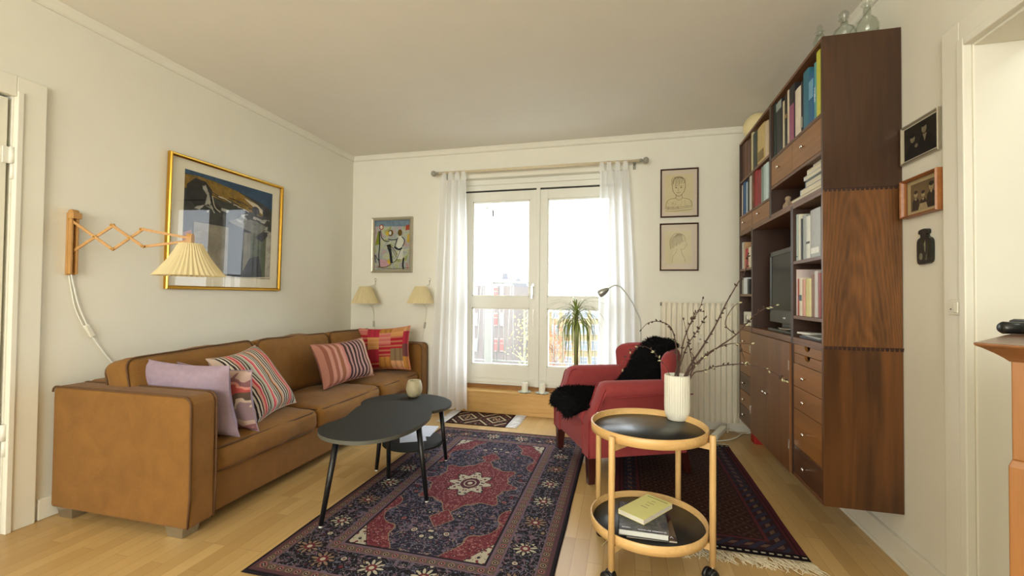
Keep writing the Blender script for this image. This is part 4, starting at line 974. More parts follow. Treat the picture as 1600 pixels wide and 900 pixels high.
mb.build('leaves', LG.m, plt); mb2.build('dry_leaves', plain('brown_leaf', (120, 104, 60), .6, var=.2), plt, label='older brownish leaves')
WAX = plain('candle_wax', (232, 230, 216), .4, var=.01); WAX.node_tree.nodes['Principled BSDF'].inputs['Subsurface Weight'].default_value = .2
DOILY = plain('glass_flower_dish', (206, 214, 206), .25, var=.05)
for (px, py), lb in (((820, 614), 'left white pillar candle on a flower shaped dish on the wooden door step'), ((847, 616), 'right white pillar candle on a flower shaped dish on the wooden door step')):
    c = at(px, py-1, 'z', .215); c.y = min(max(c.y, 4.01), 4.045); c.x = at(px, py, 'y', c.y).x
    d_ = MB(); d_.lathe((c.x, c.y, .2032), [(.001, .002), (.03, .001), (.058, .008), (.062, .011), (.056, .012), (.03, .006), (.001, .006)], 60, 0, lambda a, z: 1+.14*math.cos(a*8), cap=False)
    tag(d_.build('candle_dish', DOILY), lb.split(' white')[0]+' pale flower shaped glass dish under a candle on the door step', 'candle dish', 'candle dishes')
    cn = thing('pillar_candle', (c.x, c.y, .2095), lb, 'candle')
    MB().lathe((c.x, c.y, .2095), [(.001, 0), (.029, 0), (.0295, .003), (.0295, .083), (.027, .088), (.018, .084), (.001, .082)], 28, cap=False).build('wax', WAX, cn)
    MB().tube([(c.x, c.y, .290), (c.x+.001, c.y, .302)], .001, 5).build('wick', DARK, cn)
# power strip and cord at the right
ps = at(1114, 684, 'z', .02); pe = Vector((.79, 3.86, .14))
strip = thing('power_strip', ps, 'white power strip leaning between the trolley and the radiator', 'power strip')
pA = at(1116, 683, 'y', 3.66); pB = at(1131, 668, 'y', 3.80); pA.z = max(pA.z, .03)
MB().bar(pA, pB, .05, .035).build('strip_body', PLASTIC, strip, .006)
MB().tube(smooth_path([pB, (pB.x+.05, 3.84, .06), (pB.x+.12, 3.9, .02), (pB.x+.2, 3.93, .006)], 5), .003, 6).build('cord', PLASTIC, strip)
cpts = [at(x, y, 'z', .006) for x, y in ((1100, 690), (1120, 689), (1140, 687), (1152, 683), (1161, 677))]+[Vector((1.02, 3.93, .02)), Vector((1.09, 3.95, .12))]
tag(MB().tube(smooth_path(cpts, 6), .0045, 8).build('white_cable', WHITE), 'white cable curving over the floor below the wall unit', 'cable')
rb = at(1188, 690, 'z', .0)
bxm = plain('red_card', (176, 26, 30), .5)
q0, q1 = at(1180, 694, 'z', 0), at(1197, 697, 'z', 0)
tag(MB().box(.972, 1.06, 3.675, 3.78, 0, .10).build('red_box', bxm, None, .003), 'red box standing on the floor under the far part of the wall unit', 'box')

# ------------------------------------------------------------------ wall unit (rosewood / teak modules)
XF = .841
RWD = woodm('rosewood_dark', (40, 25, 16), (74, 47, 28), 'z', 22, .32, .6, 4, 5)
RWM = cathedral('teak_flame', (70, 43, 20), (122, 79, 38), 'z', seed=2)
RWS = woodm('rosewood_striped', (34, 20, 12), (112, 70, 34), 'z', 10, .32, .8, 9, 9)
DRW = woodm('teak_drawer', (106, 68, 32), (156, 106, 54), 'y', 14, .36, .6, 3, 5)
DRD = woodm('dark_drawer', (56, 36, 24), (104, 70, 46), 'y', 14, .36, .7, 12, 5)
DOOR = woodm('teak_door', (84, 53, 28), (126, 83, 46), 'z', 16, .36, .6, 6, 7)
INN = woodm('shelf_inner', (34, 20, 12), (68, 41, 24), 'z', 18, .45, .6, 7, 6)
EDGE = woodm('shelf_edge', (80, 50, 30), (120, 80, 50), 'y', 16, .4, .5, 1, 5)
TH = .016
def unit(label, y0, y1, z0, z1, endm, back=True):
    u = thing('wall_cabinet', ((XF+XR)/2, (y0+y1)/2, z0), label, 'cabinet', 'rosewood wall unit modules')
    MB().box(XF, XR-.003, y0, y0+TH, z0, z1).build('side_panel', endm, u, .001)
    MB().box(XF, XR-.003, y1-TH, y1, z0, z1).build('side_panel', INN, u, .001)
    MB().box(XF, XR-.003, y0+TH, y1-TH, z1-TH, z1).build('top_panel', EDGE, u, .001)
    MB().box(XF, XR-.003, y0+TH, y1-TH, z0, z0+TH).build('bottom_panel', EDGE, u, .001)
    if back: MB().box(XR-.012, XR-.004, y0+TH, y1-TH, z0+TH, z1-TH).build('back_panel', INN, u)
    return u
def shelf(u, y0, y1, z): MB().box(XF+.002, XR-.012, y0, y1, z-TH/2, z+TH/2).build('shelf', EDGE, u, .001)
def divider(u, y, z0, z1): MB().box(XF+.002, XR-.012, y-TH/2, y+TH/2, z0, z1).build('divider', EDGE, u, .001)
def knob(par, y, z, twin=False):
    mb = MB()
    for dy in ((-.009, .009) if twin else (0,)):
        mb2 = MB(Matrix.Translation((XF-.001, y+dy, z)) @ Matrix.Rotation(R_(-90), 4, 'Y')); mb2.lathe((0, 0, 0), [(.004, 0), (.004, .010), (.008, .013), (.009, .018), (.006, .022), (.001, .023)], 14, cap=False)
        mb.v += mb2.v if not mb.v else mb2.v; b = len(mb.v)-len(mb2.v)
        mb.f += [[k+b for k in f] for f in mb2.f]; mb.m += mb2.m; mb.s += mb2.s; mb.uv += mb2.uv
    mb.build('knob', CHROME, par)
def drawer(u, y0, y1, z0, z1, mat=DRW, k=True, cut=False, nm='drawer'):
    g = .0015
    if cut:
        cy = (y0+y1)/2; out = [(y0+g, z0+g), (y1-g, z0+g), (y1-g, z1-g)]+[(cy+.032*math.cos(a), z1-g-.024*math.sin(a)) for a in [math.pi*i/12 for i in range(13)]]+[(y0+g, z1-g)]
        n = len(out); d = MB().add([(x, y, z) for x in (XF+.004, XF+.016) for y, z in out], [tuple(range(n))[::-1], tuple(range(n, 2*n))]+[(i, (i+1) % n, n+(i+1) % n, n+i) for i in range(n)]).build(nm, mat, u)
    else:
        d = MB().box(XF+.002, XF+.018, y0+g, y1-g, z0+g, z1-g).build(nm, mat, u, .001)
    if k: knob(d, (y0+y1)/2, (z0+z1)/2)
    return d
Y0, Y1, YM, YU, YFR = 2.168, 3.572, 2.528, 2.868, 3.245
Z0, ZA, ZB, Z1 = .213, .891, 1.574, 2.250
# upper near
u = unit('upper near module of the dark wood wall unit, tall books over two small drawers', Y0, YU, ZB, Z1, RWD)
shelf(u, Y0+TH, YU-TH, 1.912); shelf(u, Y0+TH, YU-TH, 1.745); 
drawer(u, Y0+TH, 2.526, 1.754, 1.903); drawer(u, 2.526, YU-TH, 1.754, 1.903)
# upper far
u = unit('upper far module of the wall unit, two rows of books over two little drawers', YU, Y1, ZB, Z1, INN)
shelf(u, YU+TH, Y1-TH, 1.955); shelf(u, YU+TH, Y1-TH, 1.695); divider(u, YFR, 1.59, 1.947)
drawer(u, YU+TH, YFR-.008, 1.59, 1.686); drawer(u, YFR+.008, Y1-TH, 1.59, 1.686)
# middle near
u = unit('middle near module of the wall unit with pale binders, books and papers', Y0, YM, ZA, ZB, RWM)
shelf(u, Y0+TH, YM-TH, 1.283); shelf(u, Y0+TH, YM-TH, 1.007)
# middle niche
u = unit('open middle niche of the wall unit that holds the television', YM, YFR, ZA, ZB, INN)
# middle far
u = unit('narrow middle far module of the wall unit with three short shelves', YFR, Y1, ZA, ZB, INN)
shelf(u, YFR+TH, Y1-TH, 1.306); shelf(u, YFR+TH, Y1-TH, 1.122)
# lower near
u = unit('lower near drawer module of the wall unit with two shallow trays above four drawers', Y0, YM, Z0, ZA, RWS)
zz = [.875, .828, .778, .663, .552, .366, .229]
for i in range(6):
    drawer(u, Y0+TH, YM-TH, zz[i+1], zz[i], (DRD if i == 5 else DRW), k=i > 1, cut=i < 2)
MB().box(XF+.10, XF+.104, Y0+TH, YM-TH, .77, .88).build('tray_lining', BLACK, u)
# lower middle doors
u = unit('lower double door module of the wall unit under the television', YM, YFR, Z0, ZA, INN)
for a, b, ky in ((YM+.004, 2.885, 2.862), (2.887, YFR-.004, 2.912)):
    d = MB().box(XF-.012, XF+.004, a, b, Z0+.002-(.0), ZA-.018).build('door', DOOR, u, .001); 
    m2 = MB(Matrix.Translation((XF-.012, ky, .545)) @ Matrix.Rotation(R_(-90), 4, 'Y')); m2.lathe((0, 0, 0), [(.004, 0), (.004, .010), (.008, .013), (.009, .018), (.006, .022), (.001, .023)], 14, cap=False); m2.build('knob', CHROME, d)
    hy = a if a < 2.6 else b-.006
    for hz in (.36, .76): MB().box(XF-.016, XF-.011, hy, hy+.006, hz-.025, hz+.025).build('hinge', CHROME, d)
# lower far
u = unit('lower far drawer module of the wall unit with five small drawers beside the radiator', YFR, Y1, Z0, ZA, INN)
zf = [.875, .72, .565, .440, .335, .229]
for i in range(5): drawer(u, YFR+TH, Y1-TH, zf[i+1], zf[i], DRD if i in (2, 4) else DRW)
# dovetail joints on the near end
for z in (ZA, ZB):
    mb = MB()
    for k in range(17):
        x = XF+.006+k*.0172; mb.add([(x, Y0-.0008, z-.008), (x+.010, Y0-.0008, z-.008), (x+.013, Y0-.0008, z+.007), (x-.003, Y0-.0008, z+.007)], [(0, 1, 2, 3)])
    dv = [o for o in COL.objects if o.name.startswith('wall_cabinet') and ('middle near' if z == ZA else 'upper near') in o.get('label', '')][0]
    mb.build('dovetail_joint', plain('dark_end_grain', (46, 20, 10), .5), dv)

# ------------------------------------------------------------------ books on the unit
def sp(px, py, x): p = at(px, py, 'x', x); return p.y, p.z
MATS = {}
def cm(c, r=.5):
    k = (tuple(c), r)
    if k not in MATS: MATS[k] = plain('book_cloth', c, r, var=.07, nscale=35)
    return MATS[k]
PAGES = plain('book_pages', (220, 212, 190), .9, var=.05, nscale=90)
ORD = ['first', 'second', 'third', 'fourth', 'fifth', 'sixth', 'seventh', 'eighth', 'ninth', 'tenth', 'eleventh', 'twelfth', 'thirteenth', 'fourteenth']
def vbook(y0, y1, z0, h, x0, depth, c, band=None, label='', group='', name='book', cat='book'):
    """upright book, spine towards the room (-x)"""
    t = thing(name, (x0+depth/2, (y0+y1)/2, z0), label, cat, group); e = min(.0025, (y1-y0)*.15)
    mb = MB().box(x0+.002, x0+depth, y0, y0+e, z0, z0+h).box(x0+.002, x0+depth, y1-e, y1, z0, z0+h)
    def spine(u, v): a = (u-.5)*math.pi; return (x0+.004-.004*math.cos(a), (y0+y1)/2-(y1-y0)/2*math.sin(a), z0+h*v)
    mb.grid(spine, 6, 1); mb.build('cover', cm(c), t)
    MB().box(x0+.006, x0+depth-.004, y0+e, y1-e, z0+.003, z0+h-.004).build('page_block', PAGES, t)
    if band:
        mb = MB()
        for f0, f1, bc in band: mb.box(x0-.0012, x0+.0008, y0+(y1-y0)*.12, y1-(y1-y0)*.12, z0+h*f0, z0+h*f1)
        mb.build('spine_label', cm(band[0][2]), t)
    return t
def brow(specs, org, scl, zs, where, group, ylim, x0=None):
    x0 = x0 or XF+.03; y0l, y1l = ylim; prev = None
    for i, s in enumerate(specs):
        a, b, top, c, cn = s[:5]; band = s[5] if len(s) > 5 else None
        ya = sp(org[0]+a/scl, 0+org[1]+top/scl, x0)[0]; yb = sp(org[0]+b/scl, org[1]+top/scl, x0)[0]; z = sp(org[0]+(a+b)/2/scl, org[1]+top/scl, x0)[1]
        yhi, ylo = max(ya, yb)-.0006, min(ya, yb)+.0006; yhi = min(yhi, y1l-.001); ylo = max(ylo, y0l+.001)
        if yhi-ylo < .004: continue
        h = max(.08, z-zs); n = s[6] if len(s) > 6 else 'book'
        vbook(ylo, yhi, zs+.0003, h, x0, min(.22, XR-.02-x0), c, band, '%s, %s from left %s' % (cn, ORD[i], where), group, *(('binder', 'binder') if n == 'binder' else ()))
G1 = 'books on the upper near shelf'
brow([(38, 66, 400, (22, 44, 40), 'dark green book'), (66, 105, 385, (24, 26, 28), 'black book with a grey top band', [(.84, .99, (150, 160, 156)), ]), (107, 118, 385, (196, 186, 152), 'slim cream book'), (118, 135, 345, (30, 22, 20), 'black brown book', [(.55, .62, (150, 120, 80))]),
      (135, 147, 318, (204, 192, 170), 'thin ivory book'), (147, 181, 290, (30, 26, 32), 'black book with a pink lower spine', [(.02, .66, (150, 80, 110))]), (183, 217, 305, (216, 206, 188), 'off white book'), (218, 231, 265, (34, 34, 38), 'dark slim book', [(.1, .3, (150, 150, 140))]),
      (232, 266, 198, (44, 108, 130), 'tall teal book'), (266, 298, 212, (24, 92, 140), 'deep blue book', [(.5, .86, (110, 160, 190))]), (298, 312, 150, (84, 148, 150), 'pale teal book with white lettering'), (312, 336, 78, (196, 196, 70), 'tall lime yellow book')],
     (1195, 60), 3.91, 1.920, 'on the upper near shelf', G1, (Y0+TH, YU-TH), XF+.012)
G2 = 'books on the upper far shelf'
brow([(43, 62, 300, (24, 22, 24), 'black book with white lettering', [(.1, .8, (150, 150, 140))]), (64, 84, 262, (74, 38, 20), 'dark brown leather book'), (84, 108, 245, (96, 52, 26), 'brown leather book'), (108, 132, 230, (84, 44, 24), 'red brown leather book'), (134, 146, 180, (190, 180, 140), 'slim cream book'), (148, 180, 175, (30, 44, 38), 'dark green book'),
      (181, 234, 125, (196, 172, 112), 'wide tan book with a mottled spine', [(.1, .35, (120, 100, 40))]), (236, 256, 95, (206, 186, 156), 'pinkish cream book')], (1145, 170), 4.74, 1.963, 'on the upper far shelf', G2, (YU+TH, Y1-TH), XF+.012)
G3 = 'books on the second far shelf'
brow([(50, 72, 575, (206, 190, 164), 'speckled cream book'), (72, 96, 545, (36, 84, 130), 'blue book'), (97, 108, 545, (170, 190, 200), 'pale blue book'), (108, 120, 505, (26, 26, 28), 'black book'), (121, 134, 500, (200, 200, 190), 'thin white book')],
     (1145, 170), 4.74, 1.703, 'on the left of the second far shelf', G3, (YFR+.008, Y1-TH), XF+.012)
brow([(152, 180, 462, (150, 24, 36), 'crimson book'), (180, 206, 455, (132, 22, 30), 'dark red book'), (207, 224, 432, (120, 136, 128), 'grey green book'), (225, 240, 415, (170, 190, 186), 'pale grey book'), (241, 258, 400, (196, 214, 214), 'pale blue white book')],
     (1145, 170), 4.74, 1.703, 'on the right of the second far shelf', G3, (YU+TH, YFR-.008), XF+.012)
G4 = 'binders on the middle near shelf'
brow([(566, 599, 540, (170, 184, 176), 'pale green binder', [(.08, .1, (60, 60, 60))], 'binder'), (600, 620, 537, (206, 204, 184), 'cream binder', None, 'binder'), (621, 638, 575, (30, 30, 30), 'thin black binder', None, 'binder'), (640, 668, 540, (150, 156, 150), 'grey binder', None, 'binder'), (669, 704, 550, (212, 212, 200), 'white binder', [(.35, .40, (40, 40, 40))], 'binder'), (705, 794, 485, (168, 170, 166), 'wide grey box file with white label', [(.08, .2, (230, 230, 220))], 'binder')],
     (1140, 240), 5.625, 1.292, 'on the middle near shelf', G4, (Y0+TH, YM-TH), XF+.012)
G5 = 'books on the lower middle near shelf'
brow([(566, 594, 290, (206, 190, 186), 'pinkish white book'), (595, 606, 370, (160, 60, 40), 'thin red book'), (607, 634, 360, (214, 204, 180), 'cream book', [(.4, .55, (60, 80, 90))]), (635, 664, 375, (206, 150, 124), 'salmon book'), (665, 690, 368, (200, 190, 120), 'pale olive book'), (690, 714, 366, (216, 206, 146), 'pale yellow book'), (715, 740, 330, (130, 92, 70), 'brown book'),
      (741, 771, 300, (196, 190, 184), 'grey white book'), (772, 800, 315, (142, 60, 50), 'russet book')], (1140, 370), 5.625, 1.016, 'on the lower middle near shelf', G5, (Y0+TH, YM-TH), XF+.012)
G6 = 'things on the short far shelves'
brow([(88, 122, 55, (190, 190, 182), 'grey white book'), (124, 134, 50, (184, 150, 110), 'tan book'), (135, 162, 105, (176, 30, 36), 'bright red book'), (163, 190, 92, (210, 200, 180), 'white book')], (1140, 370), 5.625, 1.315, 'on the top short far shelf', G6, (YFR+TH, Y1-TH), XF+.012)
brow([(98, 119, 362, (140, 140, 126), 'grey book'), (121, 152, 360, (206, 212, 214), 'white book'), (153, 172, 372, (34, 28, 28), 'black book')], (1140, 370), 5.625, 1.131, 'on the lower short far shelf', G6, (YFR+TH, Y1-TH), XF+.012)
bk = [o for o in COL.objects if 'pale teal book' in o.get('label', '')][0]
text_mesh('AMERIKA', .017, Matrix(((0, 0, -1, XF+.0115), (0, 1, 0, bk.location.y), (1, 0, 0, bk.location.z+.12), (0, 0, 0, 1))), PAPER, bk, 'spine_lettering')
# stack of lying books on the upper near open shelf
GS = 'books lying in the open compartment'; z = 1.591
for i, (px, th, c, cn) in enumerate(((1237, .024, (190, 176, 150), 'long beige book at the bottom of'), (1248, .030, (150, 160, 168), 'grey blue book second from the bottom in'), (1254, .030, (96, 120, 140), 'blue book third from the bottom in'), (1256, .020, (190, 200, 206), 'thin pale blue book in the middle of'), (1259, .026, (214, 208, 190), 'cream book second from the top in'), (1265, .012, (220, 220, 212), 'thin white book on top of'))):
    y1 = sp(px, 330, XF+.02)[0]; y0 = Y0+TH+.004; x0 = XF+.02+.006*(i % 3)
    if i == 5: y1 += -.01
    t = thing('book', (x0+.11, (y0+y1)/2, z), cn+' the lying stack in the upper near compartment', 'book', GS)
    mb = MB().box(x0, x0+.21, y0, y1, z, z+.002).box(x0, x0+.21, y0, y1, z+th-.002, z+th).box(x0+.207, x0+.21, y0, y1, z, z+th).box(x0, x0+.21, y1-.002, y1, z, z+th)
    mb.build('cover', cm(c), t); MB().box(x0+.003, x0+.206, y0+.003, y1-.0025, z+.002, z+th-.002).build('page_block', PAGES, t); z += th+.0006
# little bird figurine
q = sp(1228, 322, XF+.05); bx_, by, bz = XF+.06, q[0], 1.5905
fg = MB(); CLAY = plain('speckled_clay', (150, 132, 108), .8, var=.3, nscale=60)
fg.sphere((bx_, by, bz+.030), .030, 0, 18, (.8, 1.25, .95)); fg.sphere((bx_, by-.004, bz+.072), .016, 0, 14); fg.tube([(bx_, by, bz+.045), (bx_, by-.003, bz+.068)], [.016, .011], 10); fg.tube([(bx_, by+.010, bz+.073), (bx_, by+.026, bz+.070)], [.004, .001], 6); fg.tube([(bx_, by-.03, bz+.035), (bx_, by-.058, bz+.045)], [.012, .004], 8)
tag(fg.build('bird_figurine', CLAY), 'small speckled clay bird figurine in the open compartment of the upper near module', 'figurine')
# radio like box in the far niche
q = sp(1157, 493, XF+.02)
rd = thing('table_radio', (XF+.09, 3.40, .9075), 'small white box with a round grey dial in the bottom far niche', 'radio')
MB().box(XF+.02, XF+.16, 3.285, 3.535, .9075, 1.005).build('radio_case', PLASTIC, rd, .006)
m2 = MB(Matrix.Translation((XF+.019, 3.45, .958)) @ Matrix.Rotation(R_(-90), 4, 'Y')); m2.lathe((0, 0, 0), [(.001, .001), (.026, .001), (.028, -.002)], 24); m2.build('dial', STEEL, rd)
# papers and remote in the near niche
GP = 'flat things in the near niche'
tag(MB().obox((XF+.12, 2.35, .9135), (.19, .27, .011), Matrix.Rotation(.06, 3, 'Z')).build('magazine', cm((60, 62, 66))), 'dark magazine lying at the bottom of the near niche', 'magazine', GP)
tag(MB().obox((XF+.11, 2.36, .9225), (.18, .25, .006), Matrix.Rotation(-.08, 3, 'Z')).build('magazine', cm((176, 178, 170))), 'pale magazine lying on top in the near niche', 'magazine', GP)
tag(MB().obox((XF+.05, 2.45, .9315), (.06, .09, .009), Matrix.Rotation(.3, 3, 'Z')).build('small_box', cm((214, 212, 200))), 'little white box on the magazines in the near niche', 'box')
# television
TVX = XF+.045
tv = thing('television', (TVX+.06, 2.76, .9075), 'black flat television standing in the middle niche of the wall unit', 'television')
ty0, ty1, tz0, tz1 = 2.575, 3.03, 1.015, 1.385
MB().box(TVX+.006, TVX+.06, ty0, ty1, tz0-.02, tz1).box(TVX+.004, TVX+.02, ty0, ty1, tz0-.055, tz0).build('tv_housing', BLACK, tv, .006)
fr_ = MB(); 
for a in ((ty0, ty0+.022, tz0, tz1), (ty1-.022, ty1, tz0, tz1), (ty0, ty1, tz1-.028, tz1), (ty0, ty1, tz0-.055, tz0+.018)): fr_.box(TVX, TVX+.01, *a)
fr_.build('bezel', plain('anthracite_plastic', (28, 30, 31), .3), tv, .003)
SCR = Mt('tv_screen', .2, 0, .12); SCR.color((14, 16, 15)); MB().box(TVX+.004, TVX+.006, ty0+.02, ty1-.02, tz0+.016, tz1-.026).build('screen', SCR.m, tv)
MB().box(TVX+.02, TVX+.05, 2.72, 2.88, .925, tz0-.02).box(TVX-.02, TVX+.13, 2.62, 3.0, .9078, .925).build('stand', BLACK, tv, .004)
MB().box(TVX-.002, TVX, 2.765, 2.795, tz0-.028, tz0-.020).build('logo_plate', CHROME, tv)
ds = MB(); ds.lathe((XF+.045, 2.70, .9253), [(.001, 0), (.03, 0), (.052, .012), (.050, .014), (.028, .005), (.001, .004)], 30, cap=False)
tag(ds.build('silver_dish', plain('silver', (190, 188, 176), .3, .8)), 'small round silver dish on the television stand', 'dish')

# ------------------------------------------------------------------ ornaments on top of the unit
q = at(1184, 190, 'x', .95); gt = thing('globe_lampshade', (.95, q.y, Z1), 'cream glass globe on top of the far end of the wall unit', 'globe')
gm = plain('opal_glass', (222, 208, 160), .3, var=.01)
MB().sphere((.95, q.y, Z1+.102), .098, 0, 32).build('globe', gm, gt)
MB().lathe((.95, q.y, Z1), [(.001, .0), (.04, 0), (.042, .004), (.038, .012)], 24).build('collar', BRASS, gt)
CG = glassm('cut_glass', (.90, .92, .90), .03, .9)
def decanter(px, label, r, hb, hn, stop, X=.93):
    y = at(px, 50, 'x', X).y; y = max(y, Y0+r+.002) ; t = thing('glass_decanter', (X, y, Z1), label, 'decanter')
    MB().lathe((X, y, Z1+.0005), [(.001, 0), (r*.8, 0), (r, .008), (r, hb*.5), (r*.85, hb*.75), (.016, hb), (.013, hb+hn*.8), (.022, hb+hn), (.020, hb+hn), (.011, hb+hn*.8), (.013, hb+.004), (r*.78, hb*.72), (r*.92, hb*.5), (r*.9, .012), (.001, .008)], 28, cap=False).build('bottle', CG, t)
    MB().lathe((X, y, Z1+hb+hn+.0005), [(.001, -.012), (.009, -.012), (.010, .002), (stop, .014), (stop*1.1, .024), (stop*.6, .036), (.001, .038)], 20, cap=False).build('stopper', CG, t)
decanter(1281, 'small round glass stopper bottle at the front corner on top of the wall unit', .026, .05, .012, .010, X=.866)
decanter(1319, 'squat square shouldered glass decanter in the middle on top of the wall unit', .045, .065, .030, .018, X=.95)
decanter(1356, 'tall glass decanter with a stopper nearest the wall on top of the wall unit', .042, .085, .055, .018, X=1.03)

# ------------------------------------------------------------------ pictures
def frame(name, label, c, right, w, h, fw, dep, fmat, lean=0, glass=True, cat='picture', inner=None, roll=0):
    """T maps (x right, y up, z out of the wall)"""
    right = Vector(right); up = Vector((0, 0, 1)); out = right.cross(up)
    T = Matrix(((right.x, up.x, out.x, c[0]), (right.y, up.y, out.y, c[1]), (right.z, up.z, out.z, c[2]), (0, 0, 0, 1))) @ Matrix.Rotation(roll, 4, 'Z') @ Matrix.Rotation(lean, 4, 'X')
    t = thing(name, Vector(c)-Vector((0, 0, h/2)), label, cat)
    mb = MB(T)
    prof = [(0, 0), (0, dep*.8), (fw*.25, dep), (fw*.6, dep*.9), (fw, dep*.6), (fw, dep*.35)]
    cs = [(-w/2, -h/2, 1, 1), (w/2, -h/2, -1, 1), (w/2, h/2, -1, -1), (-w/2, h/2, 1, -1)]; k = len(prof); vs = []
    for x, y, sx, sy in cs: vs += [(x+sx*a, y+sy*a, b) for a, b in prof]
    mb.add(vs, [(i*k+j, ((i+1) % 4)*k+j, ((i+1) % 4)*k+j+1, i*k+j+1) for i in range(4) for j in range(k-1)]); mb.box(-w/2+.001, w/2-.001, -h/2+.001, h/2-.001, 0, .002)
    mb.build('frame', fmat, t)
    if glass: MB(T).add([(-w/2+fw, -h/2+fw, dep*.5), (w/2-fw, -h/2+fw, dep*.5), (w/2-fw, h/2-fw, dep*.5), (-w/2+fw, h/2-fw, dep*.5)], [(0, 1, 2, 3)]).build('glass', GLASS, t)
    return t, T
class Art:
    """flat paint shapes in 0..1 coordinates of the sheet, each a hair above the one before"""
    def __init__(s, T, x0, x1, y0, y1, z): s.mb = MB(T); s.b = (x0, x1, y0, y1); s.z = z; s.mats = []; s.n = 0
    def P(s, u, v): x0, x1, y0, y1 = s.b; return (x0+(x1-x0)*u, y0+(y1-y0)*v, s.z)
    def mi(s, m):
        if m not in s.mats: s.mats.append(m)
        return s.mats.index(m)
    def poly(s, pts, m): s.z += .00006; s.mb.add([s.P(*p) for p in pts], [tuple(range(len(pts)))], s.mi(m)); return s
    def ell(s, cx, cy, rx, ry, m, n=20, rot=0): return s.poly([(cx+rx*math.cos(a)*math.cos(rot)-ry*math.sin(a)*math.sin(rot), cy+rx*math.cos(a)*math.sin(rot)+ry*math.sin(a)*math.cos(rot)) for a in [2*math.pi*i/n for i in range(n)]], m)
    def line(s, pts, w, m, curve=True):
        s.z += .00006; asp = (s.b[1]-s.b[0])/(s.b[3]-s.b[2])
        pts = [Vector((a, b, 0)) for a, b in pts]; pts = smooth_path(pts, 4) if curve and len(pts) > 2 else pts
        for i in range(len(pts)-1):
            d = pts[i+1]-pts[i]
            if d.length < 1e-6: continue
            nn = Vector((-d.y/asp, d.x*asp, 0)); nn = Vector((-d.y, d.x, 0)).normalized()*w/2; nn.y *= asp
            a, b = pts[i]-d*.1, pts[i+1]+d*.1
            s.mb.add([s.P(q.x, q.y) for q in (a-nn, b-nn, b+nn, a+nn)], [(0, 1, 2, 3)], s.mi(m))
        return s
    def build(s, name, par): return s.mb.build(name, s.mats, par)
def paint(c, c2=None, sc_=30, rough=.8, st=1.0):
    m = Mt('paint', rough, 0, .1); c2 = c2 or tuple(v*.8 for v in c); n = m.noise(m.coord(), sc_, 5, .65, .8); m.color(m.ramp(n, [(.5-.2*st, c2), (.5+.2*st, c)])); return m.m
GOLD = plain('gold_frame', (212, 168, 72), .22, 1, var=.03); MATB = plain('mat_board', (222, 216, 194), .85, var=.01)
w, h = .925, .85
t, T = frame('framed_lithograph', 'large gold framed dark abstract landscape print with white mat on the left wall', (XL+.003, 2.538, 1.549), (0, 1, 0), w, h, .022, .03, GOLD, lean=R_(1.0))
MB(T).add([(-w/2+.02, -h/2+.02, .006), (w/2-.02, -h/2+.02, .006), (w/2-.02, h/2-.02, .006), (-w/2+.02, h/2-.02, .006)], [(0, 1, 2, 3)]).build('mat_board', MATB, t)
A = Art(T, -.355, .365, -.335, .345, .0065)
CH = paint((62, 62, 56), (34, 34, 32), 18); BL = paint((48, 84, 112), (24, 50, 76), 14); OC = paint((150, 116, 40), (96, 78, 30), 22); CRM = paint((206, 196, 172), (186, 176, 150), 12); INKB = paint((24, 24, 24), (40, 40, 38), 30); MOS = paint((92, 100, 66), (60, 66, 52), 20); GRYW = paint((176, 172, 158), (130, 128, 118), 20); TER = paint((176, 104, 74), (120, 80, 60), 20)
A.poly([(0, 0), (1, 0), (1, 1), (0, 1)], CH).poly([(0, 1), (0, .96), (.25, .955), (.55, .925), (.85, .86), (1, .80), (1, 1)], BL)
A.poly([(0, .95), (.12, .965), (.3, .955), (.55, .92), (.78, .84), (.90, .76), (.86, .70), (.60, .76), (.32, .79), (.1, .84), (0, .82)], OC)
A.poly([(.62, .87), (.80, .83), (.92, .75), (.86, .74), (.74, .80)], CRM)
A.poly([(.02, .74), (.02, .86), (.10, .94), (.2, .93), (.27, .86), (.27, .76), (.38, .70), (.30, .63), (.2, .72), (.12, .66)], INKB)
A.poly([(.17, .86), (.22, .80), (.20, .70), (.30, .66), (.26, .73), (.24, .82), (.2, .9)], GRYW)
for cx in (.78, .92): A.ell(cx, .76, .05, .045, INKB)
A.poly([(0, .40), (.08, .44), (.10, .20), (.06, .02), (0, .02)], TER)
A.poly([(.10, 0), (.10, .52), (.46, .52), (.46, 0)], paint((148, 140, 122), (112, 106, 92), 9)).poly([(.64, 0), (.64, .50), (.74, .50), (.74, 0)], paint((140, 134, 118), (108, 104, 92), 9)).poly([(.92, 0), (.92, .52), (1, .55), (1, 0)], GRYW)  # pale panels paint in the window's reflection on the glass
A.poly([(.46, 0), (.46, .58), (.62, .60), (.62, 0)], INKB).poly([(.74, 0), (.72, .50), (.80, .56), (.93, .50), (.93, 0)], MOS)
A.poly([(.46, .58), (.60, .66), (.80, .64), (.93, .60), (.88, .52), (.8, .50), (.62, .54)], paint((128, 126, 112), (84, 84, 76), 20)).poly([(.78, .46), (.93, .58), (.95, .50), (.88, .42)], INKB).poly([(.6, .0), (.72, .22), (.84, .26), (.90, .0)], INKB)
A.line([(.0, 0.0), (.3, .02), (.6, -.0), (1, .02)], .015, CRM)
DGR = paint((70, 68, 58), (44, 44, 40), 40)
for k in range(26):
    rnd_ = random.Random(k); x, y = rnd_.uniform(.02, .95), rnd_.uniform(.56, .72); A.poly([(x, y), (x+rnd_.uniform(.03, .10), y+rnd_.uniform(-.02, .03)), (x+rnd_.uniform(.02, .08), y-rnd_.uniform(.02, .05)), (x-rnd_.uniform(.0, .03), y-rnd_.uniform(.01, .03))], (DGR, INKB, GRYW, CH)[k % 4 if k % 5 else 2])
